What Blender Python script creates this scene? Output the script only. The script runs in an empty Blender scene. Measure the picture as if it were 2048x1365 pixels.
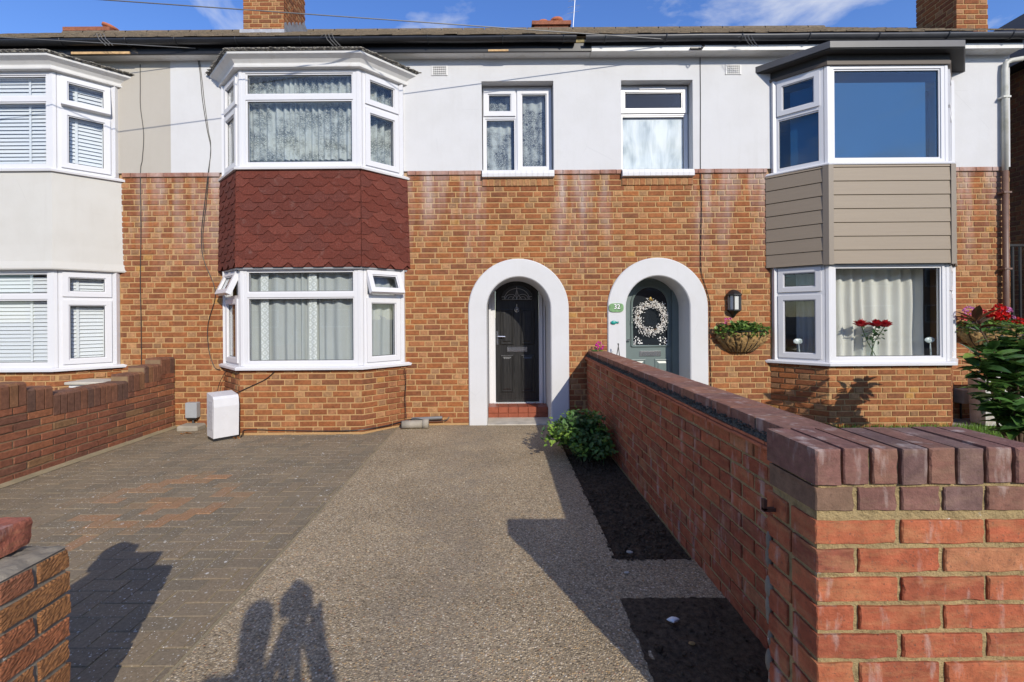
import bpy, bmesh, math, random
from mathutils import Vector, Matrix, noise as mnoise
R = math.radians
random.seed(7)
scene = bpy.context.scene
COL = scene.collection

# ------------------------------------------------------------------ camera, sky, sun, exposure
CAM_H = 1.437
FOC = 935.0                      # focal length in photo pixels (2048 wide)
D = 6.19                         # distance camera -> brick face of the terrace
cam = bpy.data.cameras.new('camera')
cam.sensor_width = 36.0
cam.lens = 36.0 * FOC / 2048.0
cam.shift_x = (1024 - 1002) / 2048.0
cam.shift_y = -(682.5 - 633) / 2048.0
cam.clip_start = 0.02
cam.clip_end = 3000
camo = bpy.data.objects.new('camera', cam)
COL.objects.link(camo)
camo.matrix_world = Matrix.Translation((0, 0, CAM_H)) @ Matrix.Rotation(R(90), 4, 'X') @ Matrix.Rotation(R(-0.42), 4, 'Z')
scene.camera = camo

LIGHT = Vector((-0.724, 1.726, -1.0)).normalized()
SUN_EL = math.asin(-LIGHT.z)
SUN_AZ = math.atan2(-LIGHT.x, -LIGHT.y)
world = bpy.data.worlds.new('World')
scene.world = world
world.use_nodes = True
wn, wl = world.node_tree.nodes, world.node_tree.links
wn.clear()
wout = wn.new('ShaderNodeOutputWorld')
wbg = wn.new('ShaderNodeBackground')
wbg.inputs['Strength'].default_value = 0.09
sky = wn.new('ShaderNodeTexSky')
sky.sky_type = 'NISHITA'
sky.sun_disc = False
sky.sun_elevation = SUN_EL
sky.sun_rotation = SUN_AZ
sky.air_density = 1.0
sky.dust_density = 0.2
sky.ozone_density = 3.0
wtc = wn.new('ShaderNodeTexCoord')
wsep = wn.new('ShaderNodeSeparateXYZ')
wl.new(wtc.outputs['Generated'], wsep.inputs[0])
wmx = wn.new('ShaderNodeMath'); wmx.operation = 'MAXIMUM'; wmx.inputs[1].default_value = 0.06
wl.new(wsep.outputs['Z'], wmx.inputs[0])
wdx = wn.new('ShaderNodeMath'); wdx.operation = 'DIVIDE'
wdy = wn.new('ShaderNodeMath'); wdy.operation = 'DIVIDE'
wl.new(wsep.outputs['X'], wdx.inputs[0]); wl.new(wmx.outputs[0], wdx.inputs[1])
wl.new(wsep.outputs['Y'], wdy.inputs[0]); wl.new(wmx.outputs[0], wdy.inputs[1])
wcm = wn.new('ShaderNodeCombineXYZ')
wl.new(wdx.outputs[0], wcm.inputs[0]); wl.new(wdy.outputs[0], wcm.inputs[1])
wcm.inputs[2].default_value = 4.1
wno = wn.new('ShaderNodeTexNoise')
wno.inputs['Scale'].default_value = 1.9
wno.inputs['Detail'].default_value = 9
wno.inputs['Roughness'].default_value = 0.56
wno.inputs['Distortion'].default_value = 0.35
wl.new(wcm.outputs[0], wno.inputs['Vector'])
wrp = wn.new('ShaderNodeValToRGB')
wrp.color_ramp.elements[0].position = 0.49
wrp.color_ramp.elements[0].color = (0, 0, 0, 1)
wrp.color_ramp.elements[1].position = 0.72
wrp.color_ramp.elements[1].color = (0.9, 0.9, 0.9, 1)
wl.new(wno.outputs['Fac'], wrp.inputs[0])
whs = wn.new('ShaderNodeHueSaturation')
whs.inputs['Hue'].default_value = 0.515
whs.inputs['Saturation'].default_value = 1.2
whs.inputs['Value'].default_value = 2.55
wl.new(sky.outputs[0], whs.inputs['Color'])
wmix = wn.new('ShaderNodeMixRGB')
wmix.inputs[2].default_value = (10.6, 10.8, 11.2, 1)
wl.new(wrp.outputs[0], wmix.inputs[0])
wl.new(whs.outputs[0], wmix.inputs[1])
wl.new(wmix.outputs[0], wbg.inputs['Color'])
wl.new(wbg.outputs[0], wout.inputs['Surface'])

sl = bpy.data.lights.new('sun', 'SUN')
sl.energy = 4.6
sl.angle = R(0.53)
sl.color = (1.0, 0.925, 0.80)
so = bpy.data.objects.new('sun', sl)
COL.objects.link(so)
so.rotation_euler = LIGHT.to_track_quat('-Z', 'Y').to_euler()
so.location = (8, -18, 14)

scene.view_settings.view_transform = 'Standard'
scene.view_settings.look = 'None'
scene.view_settings.exposure = -0.10
scene.view_settings.gamma = 1.0
scene.view_settings.use_curve_mapping = False
scene.render.engine = 'CYCLES'
scene.cycles.transparent_max_bounces = 16
scene.cycles.max_bounces = 8

# ------------------------------------------------------------------ helpers
def wp(px, py, Y):
    """world point at real depth Y for a direction measured in the photograph"""
    return Vector(((px - 1002) * Y / FOC, Y, CAM_H - (py + 0.009 * (px - 1002) - 633) * Y / FOC))

def tag(o, label=None, cat=None, group=None, kind=None):
    if label: o['label'] = label
    if cat: o['category'] = cat
    if group: o['group'] = group
    if kind: o['kind'] = kind
    return o

def thing(name, label, cat, loc, group=None):
    o = bpy.data.objects.new(name, None)
    o.empty_display_size = 0.1
    COL.objects.link(o)
    o.location = loc
    return tag(o, label, cat, group)

def attach(o, parent):
    if parent is not None:
        o.parent = parent
        if parent.type == 'EMPTY':
            o.matrix_parent_inverse = Matrix.Translation(-Vector(parent.location))
        else:
            o.matrix_parent_inverse = Matrix.Identity(4)
    return o

class MB:
    """collects geometry of ONE piece; tr maps local (u, depth, z) to world"""
    def __init__(self, origin=None, u=None, n=None):
        self.v = []; self.f = []; self.c = []
        self.o = Vector(origin) if origin is not None else None
        self.u = u; self.n = n
        self.smooth = False
    def P(self, p):
        if self.o is None: return Vector(p)
        return self.o + self.u * p[0] - self.n * p[1] + Vector((0, 0, p[2]))
    def add(self, verts, faces, col=None):
        b = len(self.v)
        self.v += [self.P(p) for p in verts]
        self.f += [tuple(i + b for i in f) for f in faces]
        if col is not None: self.c += [col] * len(verts)
        return self
    def box(self, x0, x1, y0, y1, z0, z1, col=None):
        vs = [(x, y, z) for z in (z0, z1) for y in (y0, y1) for x in (x0, x1)]
        return self.add(vs, [(0, 2, 3, 1), (4, 5, 7, 6), (0, 1, 5, 4), (2, 6, 7, 3), (0, 4, 6, 2), (1, 3, 7, 5)], col)
    def cbox(self, x0, x1, y0, y1, z0, z1, c=0.006):
        """box with chamfered edges"""
        bm = bmesh.new()
        bmesh.ops.create_cube(bm, size=1)
        for v in bm.verts:
            v.co = Vector(((x0 + x1) / 2 + v.co.x * (x1 - x0), (y0 + y1) / 2 + v.co.y * (y1 - y0), (z0 + z1) / 2 + v.co.z * (z1 - z0)))
        bmesh.ops.bevel(bm, geom=list(bm.edges), offset=c, segments=1, affect='EDGES')
        bm.verts.index_update()
        self.add([tuple(v.co) for v in bm.verts], [tuple(v.index for v in f.verts) for f in bm.faces])
        bm.free(); return self
    def prism(self, poly, z0, z1):
        n = len(poly)
        vs = [(p[0], p[1], z0) for p in poly] + [(p[0], p[1], z1) for p in poly]
        fs = [tuple(range(n - 1, -1, -1)), tuple(range(n, 2 * n))] + [(i, (i + 1) % n, n + (i + 1) % n, n + i) for i in range(n)]
        return self.add(vs, fs)
    def xprism(self, poly, y0, y1):
        """poly in (x,z), extruded along y"""
        n = len(poly)
        vs = [(p[0], y0, p[1]) for p in poly] + [(p[0], y1, p[1]) for p in poly]
        fs = [tuple(range(n)), tuple(range(2 * n - 1, n - 1, -1))] + [(i, n + i, n + (i + 1) % n, (i + 1) % n) for i in range(n)]
        return self.add(vs, fs)
    def tube(self, pts, r, n=6, cap=True, col=None):
        pts = [Vector(p) for p in pts]
        rs = r if isinstance(r, (list, tuple)) else [r] * len(pts)
        t0 = (pts[1] - pts[0]).normalized()
        a = Vector((0, 0, 1)) if abs(t0.z) < 0.9 else Vector((1, 0, 0))
        x = t0.cross(a).normalized()
        vs = []; fs = []
        for i, p in enumerate(pts):
            t = (pts[min(i + 1, len(pts) - 1)] - pts[max(i - 1, 0)]).normalized()
            x = (x - t * x.dot(t)).normalized()
            y = t.cross(x)
            for k in range(n):
                an = 2 * math.pi * k / n
                vs.append(tuple(p + (x * math.cos(an) + y * math.sin(an)) * rs[i]))
        for i in range(len(pts) - 1):
            for k in range(n):
                fs.append((i * n + k, i * n + (k + 1) % n, (i + 1) * n + (k + 1) % n, (i + 1) * n + k))
        if cap:
            fs.append(tuple(range(n - 1, -1, -1)))
            fs.append(tuple((len(pts) - 1) * n + k for k in range(n)))
        return self.add(vs, fs, col)
    def ball(self, c, r, seg=8, rings=5, sc=(1, 1, 1), rot=None, col=None):
        vs = []; fs = []
        c = Vector(c)
        def pt(th, ph):
            p = Vector((math.sin(th) * math.cos(ph) * sc[0], math.sin(th) * math.sin(ph) * sc[1], math.cos(th) * sc[2])) * r
            if rot is not None: p = rot @ p
            return tuple(c + p)
        vs.append(pt(0, 0))
        for i in range(1, rings):
            for k in range(seg):
                vs.append(pt(math.pi * i / rings, 2 * math.pi * k / seg))
        vs.append(pt(math.pi, 0))
        for k in range(seg):
            fs.append((0, 1 + k, 1 + (k + 1) % seg))
            for i in range(rings - 2):
                a = 1 + i * seg
                fs.append((a + k, a + seg + k, a + seg + (k + 1) % seg, a + (k + 1) % seg))
            b = 1 + (rings - 2) * seg
            fs.append((b + k, len(vs) - 1, b + (k + 1) % seg))
        return self.add(vs, fs, col)
    def lathe(self, c, prof, n=16, col=None):
        vs = []; fs = []
        for (r, z) in prof:
            for k in range(n):
                an = 2 * math.pi * k / n
                vs.append((c[0] + r * math.cos(an), c[1] + r * math.sin(an), c[2] + z))
        for i in range(len(prof) - 1):
            for k in range(n):
                fs.append((i * n + k, i * n + (k + 1) % n, (i + 1) * n + (k + 1) % n, (i + 1) * n + k))
        return self.add(vs, fs, col)
    def mesh(self, name, mat):
        me = bpy.data.meshes.new(name)
        me.from_pydata([tuple(p) for p in self.v], [], self.f)
        if self.c and len(self.c) == len(self.v):
            at = me.attributes.new('tint', 'FLOAT_COLOR', 'POINT')
            at.data.foreach_set('color', [x for c in self.c for x in (c[0], c[1], c[2], 1.0)])
        if self.smooth:
            me.polygons.foreach_set('use_smooth', [True] * len(me.polygons))
        me.materials.append(mat)
        me.update()
        return me
    def build(self, name, mat, parent=None, fix=True):
        me = self.mesh(name, mat)
        if fix:
            bm = bmesh.new(); bm.from_mesh(me)
            bmesh.ops.recalc_face_normals(bm, faces=bm.faces)
            bm.to_mesh(me); bm.free()
        o = bpy.data.objects.new(name, me)
        COL.objects.link(o)
        return attach(o, parent)

def S(mb):
    mb.smooth = True
    return mb

# ------------------------------------------------------------------ materials
class NT:
    def __init__(self, name):
        self.m = bpy.data.materials.new(name)
        self.m.use_nodes = True
        self.t = self.m.node_tree
        self.t.nodes.clear()
        self.out = self.t.nodes.new('ShaderNodeOutputMaterial')
        g = self.t.nodes.new('ShaderNodeNewGeometry')
        self.pos = g.outputs['Position']
    def n(self, typ, **kw):
        nd = self.t.nodes.new(typ)
        for k, v in kw.items(): setattr(nd, k, v)
        return nd
    def l(self, a, b): self.t.links.new(a, b)
    def put(self, sock, v):
        if hasattr(v, 'is_linked') or hasattr(v, 'links'): self.l(v, sock)
        else: sock.default_value = v
    def m2(self, op, a, b=0.0, c=None, clamp=False):
        nd = self.n('ShaderNodeMath', operation=op, use_clamp=clamp)
        self.put(nd.inputs[0], a); self.put(nd.inputs[1], b)
        if c is not None: self.put(nd.inputs[2], c)
        return nd.outputs[0]
    def mapped(self, scale=(1, 1, 1), loc=(0, 0, 0), src=None):
        mp = self.n('ShaderNodeMapping')
        mp.inputs['Scale'].default_value = scale
        mp.inputs['Location'].default_value = loc
        self.l(src or self.pos, mp.inputs['Vector'])
        return mp.outputs[0]
    def noise(self, scale, detail=3, rough=0.55, vec=None, dist=0.0):
        nd = self.n('ShaderNodeTexNoise')
        nd.inputs['Scale'].default_value = scale
        nd.inputs['Detail'].default_value = detail
        nd.inputs['Roughness'].default_value = rough
        nd.inputs['Distortion'].default_value = dist
        self.l(vec or self.pos, nd.inputs['Vector'])
        return nd.outputs['Fac']
    def voro(self, scale, vec=None, out='Distance', feature='F1', rnd=1.0):
        nd = self.n('ShaderNodeTexVoronoi', feature=feature)
        nd.inputs['Scale'].default_value = scale
        nd.inputs['Randomness'].default_value = rnd
        self.l(vec or self.pos, nd.inputs['Vector'])
        return nd.outputs[out]
    def rng(self, v, a, b, c=0.0, d=1.0, smooth=False):
        nd = self.n('ShaderNodeMapRange')
        if smooth: nd.interpolation_type = 'SMOOTHSTEP'
        self.put(nd.inputs[0], v)
        for i, x in enumerate((a, b, c, d)): nd.inputs[i + 1].default_value = x
        return nd.outputs[0]
    def mix(self, f, a, b, mode='MIX'):
        nd = self.n('ShaderNodeMixRGB', blend_type=mode)
        self.put(nd.inputs[0], f)
        for s, x in ((nd.inputs[1], a), (nd.inputs[2], b)):
            if isinstance(x, (tuple, list)): s.default_value = (x[0], x[1], x[2], 1)
            else: self.put(s, x)
        return nd.outputs[0]
    def gray(self, v):
        nd = self.n('ShaderNodeCombineXYZ')
        for i in range(3): self.l(v, nd.inputs[i])
        return nd.outputs[0]
    def ramp(self, v, stops):
        nd = self.n('ShaderNodeValToRGB')
        cr = nd.color_ramp
        while len(cr.elements) < len(stops): cr.elements.new(0.5)
        for e, (p, c) in zip(cr.elements, stops):
            e.position = p; e.color = (c[0], c[1], c[2], 1)
        self.l(v, nd.inputs[0])
        return nd.outputs[0]
    def tint(self):
        a = self.n('ShaderNodeAttribute', attribute_name='tint')
        return a.outputs['Color']
    def xyz(self, src=None):
        s = self.n('ShaderNodeSeparateXYZ'); self.l(src or self.pos, s.inputs[0])
        return s.outputs
    def bump(self, h, strength=0.3, dist=0.01):
        b = self.n('ShaderNodeBump')
        b.inputs['Strength'].default_value = strength
        b.inputs['Distance'].default_value = dist
        self.l(h, b.inputs['Height'])
        return b.outputs[0]
    def pbr(self, col, rough=0.7, metal=0.0, normal=None, spec=0.5, sheen=None, coat=None):
        p = self.n('ShaderNodeBsdfPrincipled')
        if isinstance(col, (tuple, list)): p.inputs['Base Color'].default_value = (col[0], col[1], col[2], 1)
        else: self.l(col, p.inputs['Base Color'])
        self.put(p.inputs['Roughness'], rough)
        p.inputs['Metallic'].default_value = metal
        p.inputs['Specular IOR Level'].default_value = spec
        if coat: p.inputs['Coat Weight'].default_value = coat
        if normal is not None: self.l(normal, p.inputs['Normal'])
        self.l(p.outputs[0], self.out.inputs['Surface'])
        return p

def simple(name, col, rough=0.6, metal=0.0, ns=None, na=0.0, bs=None, bst=0.2, bd=0.004, spec=0.5, dirt=None):
    t = NT(name)
    c = col
    if ns:
        f = t.rng(t.noise(ns, 4), 0.25, 0.75, 1 - na, 1 + na)
        c = t.mix(1.0, col, t.gray(f), 'MULTIPLY')
    if dirt:
        f = t.rng(t.noise(dirt[0], 6, 0.65), dirt[1], dirt[2], 0, dirt[3])
        c = t.mix(f, c, dirt[4])
    nrm = t.bump(t.noise(bs, 4), bst, bd) if bs else None
    t.pbr(c, rough, metal, nrm, spec)
    return t.m

M = {}
def facade_stain(t):
    """lime bloom on the upper brickwork: run-off streaks with their own outline"""
    x, y, z = t.xyz()
    v = t.mapped((2.6, 0.0, 0.42))
    n1 = t.rng(t.noise(1.6, 4, 0.6, v), 0.44, 0.66)
    fade = t.m2('MULTIPLY', t.rng(z, 1.9, 3.35, 0, 1), t.rng(z, 3.40, 3.45, 1, 0))
    for a, b in ((-0.22, 0.72), (1.60, 2.56)):
        inside = t.m2('MULTIPLY', t.rng(x, a - 0.03, a + 0.05), t.rng(x, b - 0.05, b + 0.03, 1, 0))
        n1 = t.m2('MULTIPLY', n1, t.m2('SUBTRACT', 1.0, inside))
    tot = t.m2('MULTIPLY', t.m2('MULTIPLY', n1, fade), 0.52)
    nz = t.noise(9.0, 3, 0.6, t.mapped((1, 1, 0.3)))
    for c, w, zl in ((-0.29, 0.07, 2.35), (0.82, 0.09, 2.2), (1.09, 0.10, 1.9), (-3.75, 0.22, 2.2), (-0.95, 0.16, 2.4), (2.75, 0.1, 2.5)):
        g = t.rng(t.m2('ABSOLUTE', t.m2('SUBTRACT', x, c)), 0.0, w, 1, 0, True)
        g = t.m2('MULTIPLY', t.m2('MULTIPLY', g, t.rng(z, zl, 3.3, 0, 1)), t.rng(z, 3.40, 3.45, 1, 0))
        g = t.m2('MULTIPLY', g, t.rng(nz, 0.3, 0.62, 0.1, 0.95))
        tot = t.m2('MAXIMUM', tot, t.m2('MULTIPLY', g, 0.72))
    return tot

def mk_brick(name, stain=False, rustic=None, smear=None, bump=0.5, rough=0.88, speck=0.55):
    t = NT(name)
    c = t.tint()
    f = t.rng(t.noise(28, 5, 0.65), 0.25, 0.75, 0.70, 1.28)
    c = t.mix(1.0, c, t.gray(f), 'MULTIPLY')
    f2 = t.rng(t.noise(7, 3), 0.3, 0.7, 0.88, 1.12)
    c = t.mix(1.0, c, t.gray(f2), 'MULTIPLY')
    drift = t.rng(t.noise(0.8, 4, 0.6), 0.3, 0.7, 0.0, 1.0)
    c = t.mix(1.0, c, t.mix(drift, (0.86, 0.80, 0.80), (1.12, 1.14, 1.06)), 'MULTIPLY')
    sp = t.rng(t.noise(150, 2), 0.60, 0.72, 0, speck)
    c = t.mix(sp, c, (0.10, 0.06, 0.045))
    if smear:
        v = t.mapped((6, 6, 26))
        s = t.rng(t.noise(1.3, 6, 0.7, v), 0.46, 0.78, 0, smear[1])
        c = t.mix(s, c, smear[0])
        w = t.rng(t.noise(3.1, 5, 0.6, t.mapped((5, 5, 1.2), (3, 1, 2))), 0.57, 0.74, 0, 0.7)
        c = t.mix(w, c, (0.52, 0.44, 0.40))
    if stain:
        c = t.mix(facade_stain(t), c, (0.50, 0.43, 0.41))
    h = t.noise(90, 4, 0.7)
    if stain:      # fine horizontal drag marks of wire-cut bricks
        h = t.m2('ADD', t.m2('MULTIPLY', t.noise(1, 3, 0.6, t.mapped((14, 14, 210))), 0.8), h)
    if rustic:
        mpr = t.n('ShaderNodeMapping'); mpr.inputs['Rotation'].default_value = (R(-28), 0, 0); t.l(t.pos, mpr.inputs['Vector'])
        dv = t.voro(1.0, t.mapped((70, 75, 190), (0, 0, 0), mpr.outputs[0]), 'Distance')
        pit = t.rng(dv, 0.25, 0.75, 1.0, 0.0)
        h = t.m2('ADD', pit, t.m2('MULTIPLY', h, 0.5))
        c = t.mix(t.rng(dv, 0.35, 0.75, 0.0, 0.65), c, (0.13, 0.06, 0.032))
    t.pbr(c, rough, 0, t.bump(h, bump, 0.004), 0.25)
    return t.m

M['brick'] = mk_brick('house brick', stain=True, bump=0.55)
M['brick_red'] = mk_brick('red garden wall brick', smear=((0.44, 0.26, 0.12), 0.55), bump=1.0, speck=0.7)
M['brick_eng'] = mk_brick('purple engineering brick', smear=((0.30, 0.21, 0.13), 0.35), bump=0.8, rough=0.85, speck=0.6)
M['brick_brown'] = mk_brick('brown garden wall brick', bump=0.7)
M['brick_rustic'] = mk_brick('rustic gate pier brick', rustic=34, bump=1.0)

def mk_mortar(name, col, dark, stain=False, lichen=0.0, rough=False):
    t = NT(name)
    f = t.rng(t.noise(5, 5, 0.6), 0.3, 0.7, 0, 1)
    c = t.mix(f, col, dark)
    c = t.mix(t.rng(t.noise(120, 3), 0.3, 0.7, 0.0, 0.35), c, tuple(x * 0.55 for x in col))
    if rough:
        c = t.mix(t.rng(t.noise(26, 6, 0.72), 0.50, 0.72, 0, 0.75), c, tuple(x * 0.45 for x in dark))
        c = t.mix(t.rng(t.noise(17, 5, 0.7, t.mapped((1, 1, 1), (4, 4, 4))), 0.56, 0.74, 0, 0.6), c, tuple(min(1, x * 1.35) for x in col))
    if lichen:
        c = t.mix(t.rng(t.noise(22, 5, 0.7), 0.66, 0.70, 0, lichen), c, (0.75, 0.74, 0.70))
    if stain: c = t.mix(facade_stain(t), c, (0.55, 0.50, 0.46))
    h = t.noise(70, 5, 0.75)
    if rough: h = t.m2('ADD', t.m2('MULTIPLY', h, 1.4), t.m2('MULTIPLY', t.noise(24, 4, 0.7), 2.0))
    t.pbr(c, 0.95, 0, t.bump(h, 0.9 if rough else 0.7, 0.009 if rough else 0.006), 0.2)
    return t.m
M['mortar'] = mk_mortar('sandy house mortar', (0.50, 0.315, 0.15), (0.43, 0.26, 0.115), stain=True)
M['mortar_wall'] = mk_mortar('ochre wall mortar', (0.49, 0.365, 0.18), (0.34, 0.26, 0.135), lichen=0.9, rough=True)
M['mortar_grey'] = mk_mortar('grey rough mortar', (0.30, 0.26, 0.20), (0.17, 0.15, 0.12), lichen=0.8)
M['mortar_brown'] = mk_mortar('brown wall mortar', (0.30, 0.20, 0.11), (0.20, 0.13, 0.08))
M['fillet'] = mk_mortar('sandy fillet', (0.36, 0.29, 0.18), (0.25, 0.21, 0.13), lichen=0.3)

def mk_render(name, col, dirtcol):
    t = NT(name)
    c = t.mix(t.rng(t.noise(2.2, 5, 0.6), 0.42, 0.72, 0, 0.30), col, dirtcol)
    v = t.mapped((7, 7, 0.5))
    c = t.mix(t.rng(t.noise(1.5, 5, 0.65, v), 0.55, 0.8, 0, 0.28), c, dirtcol)
    cr = t.voro(1.1, t.mapped((1, 1, 1), (0.3, 0, 0.2)), 'Distance', 'DISTANCE_TO_EDGE')
    crm = t.m2('MULTIPLY', t.rng(cr, 0.0, 0.006, 1, 0), t.rng(t.noise(1.7, 2), 0.54, 0.62, 0, 0.13))
    c = t.mix(crm, c, tuple(x * 0.45 for x in col))
    h = t.m2('ADD', t.noise(240, 2), t.m2('MULTIPLY', t.noise(9, 3), 1.5))
    t.pbr(c, 0.9, 0, t.bump(h, 0.35, 0.004), 0.2)
    return t.m
M['render_white'] = mk_render('white painted render', (0.59, 0.592, 0.597), (0.48, 0.475, 0.46))
M['render_cream'] = mk_render('cream painted render', (0.44, 0.41, 0.36), (0.36, 0.33, 0.285))
M['render_cream_light'] = mk_render('pale cream bay render', (0.56, 0.55, 0.515), (0.45, 0.43, 0.385))

M['upvc'] = simple('white upvc', (0.655, 0.655, 0.67), 0.28, ns=1.5, na=0.03, dirt=(6, 0.58, 0.85, 0.25, (0.5, 0.48, 0.43)))
M['paint_white'] = simple('white exterior paint', (0.66, 0.655, 0.64), 0.55, ns=6, na=0.05, bs=30, bst=0.15, dirt=(9, 0.56, 0.75, 0.45, (0.42, 0.38, 0.31)))
M['sill_white'] = simple('white painted sill', (0.64, 0.64, 0.655), 0.45, ns=10, na=0.04, bs=60, bst=0.1)
M['gasket'] = simple('black window gasket', (0.02, 0.02, 0.022), 0.6)

def mk_glass(name, tint, boost=1.9, rough=0.0):
    t = NT(name)
    fr = t.n('ShaderNodeFresnel'); gb = t.n('ShaderNodeNewGeometry')
    t.l(t.rng(gb.outputs['Backfacing'], 0, 1, 1.5, 1 / 1.5), fr.inputs['IOR'])
    f = t.m2('MULTIPLY', fr.outputs[0], boost, clamp=True)
    tr = t.n('ShaderNodeBsdfTransparent'); tr.inputs[0].default_value = (*tint, 1)
    gl = t.n('ShaderNodeBsdfGlossy'); gl.inputs['Roughness'].default_value = rough
    gl.inputs['Color'].default_value = (0.95, 0.97, 1, 1)
    wob = t.bump(t.noise(1.4, 1), 0.03, 0.02)
    t.l(wob, gl.inputs['Normal'])
    mx = t.n('ShaderNodeMixShader')
    t.l(f, mx.inputs[0]); t.l(tr.outputs[0], mx.inputs[1]); t.l(gl.outputs[0], mx.inputs[2])
    t.l(mx.outputs[0], t.out.inputs['Surface'])
    return t.m
M['glass'] = mk_glass('window glass', (0.955, 0.968, 0.972), 0.9)
M['glass_blue'] = mk_glass('blue solar glass', (0.72, 0.86, 0.96), 1.1)
M['glass_door'] = mk_glass('dark door glass', (0.35, 0.40, 0.44), 1.0)
M['glass_clear'] = mk_glass('clear vase glass', (0.93, 0.96, 0.95), 0.9)

def mk_fabric(name, col, trans=0.35, lace=None, bands=None):
    t = NT(name)
    c = t.mix(t.rng(t.noise(3, 3), 0.3, 0.7, 0, 0.25), col, tuple(x * 0.75 for x in col))
    c = t.mix(1.0, c, t.gray(t.rng(t.noise(300, 2), 0.3, 0.7, 0.9, 1.1)), 'MULTIPLY')
    d = t.n('ShaderNodeBsdfDiffuse'); tl = t.n('ShaderNodeBsdfTranslucent')
    t.l(c, d.inputs[0]); t.l(c, tl.inputs[0])
    mx = t.n('ShaderNodeMixShader'); mx.inputs[0].default_value = trans
    t.l(d.outputs[0], mx.inputs[1]); t.l(tl.outputs[0], mx.inputs[2])
    res = mx.outputs[0]
    if lace:
        p = t.xyz()
        fl = t.voro(lace, t.mapped((1, 0.3, 1)), 'Distance')
        ring = t.m2('ABSOLUTE', t.m2('SUBTRACT', fl, 0.36))
        motif = t.rng(ring, 0.03, 0.12, 0.95, 0.0)
        fine = t.rng(t.voro(lace * 4.5, t.mapped((1, 0.3, 1)), 'Distance'), 0.22, 0.5, 0.0, 0.7)
        area = t.rng(t.noise(4.4, 3, 0.6), 0.40, 0.56, 0.0, 1.0)
        hole = t.m2('MULTIPLY', t.m2('MAXIMUM', motif, fine), t.m2('ADD', t.m2('MULTIPLY', area, 0.85), 0.10), clamp=True)
        tp = t.n('ShaderNodeBsdfTransparent')
        m3 = t.n('ShaderNodeMixShader')
        t.l(hole, m3.inputs[0]); t.l(res, m3.inputs[1]); t.l(tp.outputs[0], m3.inputs[2])
        res = m3.outputs[0]
    t.l(res, t.out.inputs['Surface'])
    return t.m
M['net'] = mk_fabric('grey green net curtain', (0.62, 0.65, 0.63))
M['lace'] = mk_fabric('white lace net', (0.70, 0.74, 0.70), 0.35, lace=17)
def mk_trim():
    t = NT('white crochet trim')
    x, y, z = t.xyz()
    k = 10.5
    fx = t.m2('ABSOLUTE', t.m2('SUBTRACT', t.m2('FRACT', t.m2('MULTIPLY', t.m2('ADD', x, 10.0), k * 1.0)), 0.5))
    fz = t.m2('ABSOLUTE', t.m2('SUBTRACT', t.m2('FRACT', t.m2('MULTIPLY', z, k * 1.05)), 0.5))
    d = t.m2('ABSOLUTE', t.m2('SUBTRACT', t.m2('FRACT', t.m2('MULTIPLY', t.m2('ADD', fx, fz), 2.0)), 0.5))
    c = t.mix(t.rng(d, 0.08, 0.22), (0.74, 0.755, 0.735), (0.55, 0.57, 0.535))
    dd = t.n('ShaderNodeBsdfDiffuse'); t.l(c, dd.inputs[0])
    t.l(dd.outputs[0], t.out.inputs['Surface'])
    return t.m
M['trim'] = mk_trim()
M['drape'] = mk_fabric('cream drape', (0.76, 0.74, 0.66), 0.15)
M['blind'] = simple('white blind slat', (0.72, 0.73, 0.73), 0.5)
M['rollerblind'] = simple('roller blind in reflected sky blue', (0.055, 0.12, 0.19), 0.8, ns=2, na=0.06)  # blue painted in for the sky mirrored in the glass
def mk_frost():
    t = NT('frosted bathroom film')
    x, y, z = t.xyz()
    w = t.noise(1.3, 4, 0.55, t.mapped((5, 1, 1.6)), 0.6)
    st = t.noise(1, 3, 0.6, t.mapped((60, 1, 4)))
    v = t.m2('ADD', t.m2('MULTIPLY', w, 0.8), t.m2('MULTIPLY', st, 0.2))
    c = t.ramp(v, [(0.32, (0.34, 0.39, 0.41)), (0.46, (0.56, 0.60, 0.60)), (0.58, (0.72, 0.74, 0.73)), (0.75, (0.80, 0.81, 0.80))])
    t.pbr(c, 0.6)
    return t.m
M['frost'] = mk_frost()
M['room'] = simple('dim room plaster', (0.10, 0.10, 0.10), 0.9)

M['black_gutter'] = simple('black gutter plastic', (0.018, 0.019, 0.022), 0.32, ns=8, na=0.3, dirt=(14, 0.6, 0.8, 0.35, (0.10, 0.09, 0.08)))
M['black_paint'] = simple('peeling black paint', (0.014, 0.014, 0.016), 0.4, ns=8, na=0.3, dirt=(5, 0.64, 0.72, 0.7, (0.30, 0.24, 0.16)))
M['grey_gutter'] = simple('charcoal gutter plastic', (0.05, 0.052, 0.058), 0.38, ns=8, na=0.2, dirt=(14, 0.6, 0.8, 0.3, (0.16, 0.15, 0.13)))
M['grey_fascia'] = simple('charcoal fascia', (0.085, 0.083, 0.085), 0.45, ns=5, na=0.1)
M['brown_trim'] = simple('bronze trim', (0.10, 0.075, 0.055), 0.5)
M['dark_trim'] = simple('dark soffit', (0.03, 0.028, 0.027), 0.7)
def mk_roof():
    t = NT('weathered roof tile')
    c = t.mix(t.rng(t.noise(11, 5, 0.65), 0.3, 0.7), (0.20, 0.15, 0.10), (0.10, 0.085, 0.065))
    c = t.mix(t.rng(t.noise(30, 5, 0.7), 0.58, 0.7, 0, 0.7), c, (0.34, 0.30, 0.22))
    t.pbr(c, 0.95, 0, t.bump(t.noise(60, 4), 0.5, 0.006), 0.2)
    return t.m
M['roof'] = mk_roof()
M['lead'] = simple('lead flashing', (0.42, 0.42, 0.43), 0.45, 0.3, ns=12, na=0.2, bs=20, bst=0.4, bd=0.01)
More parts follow.
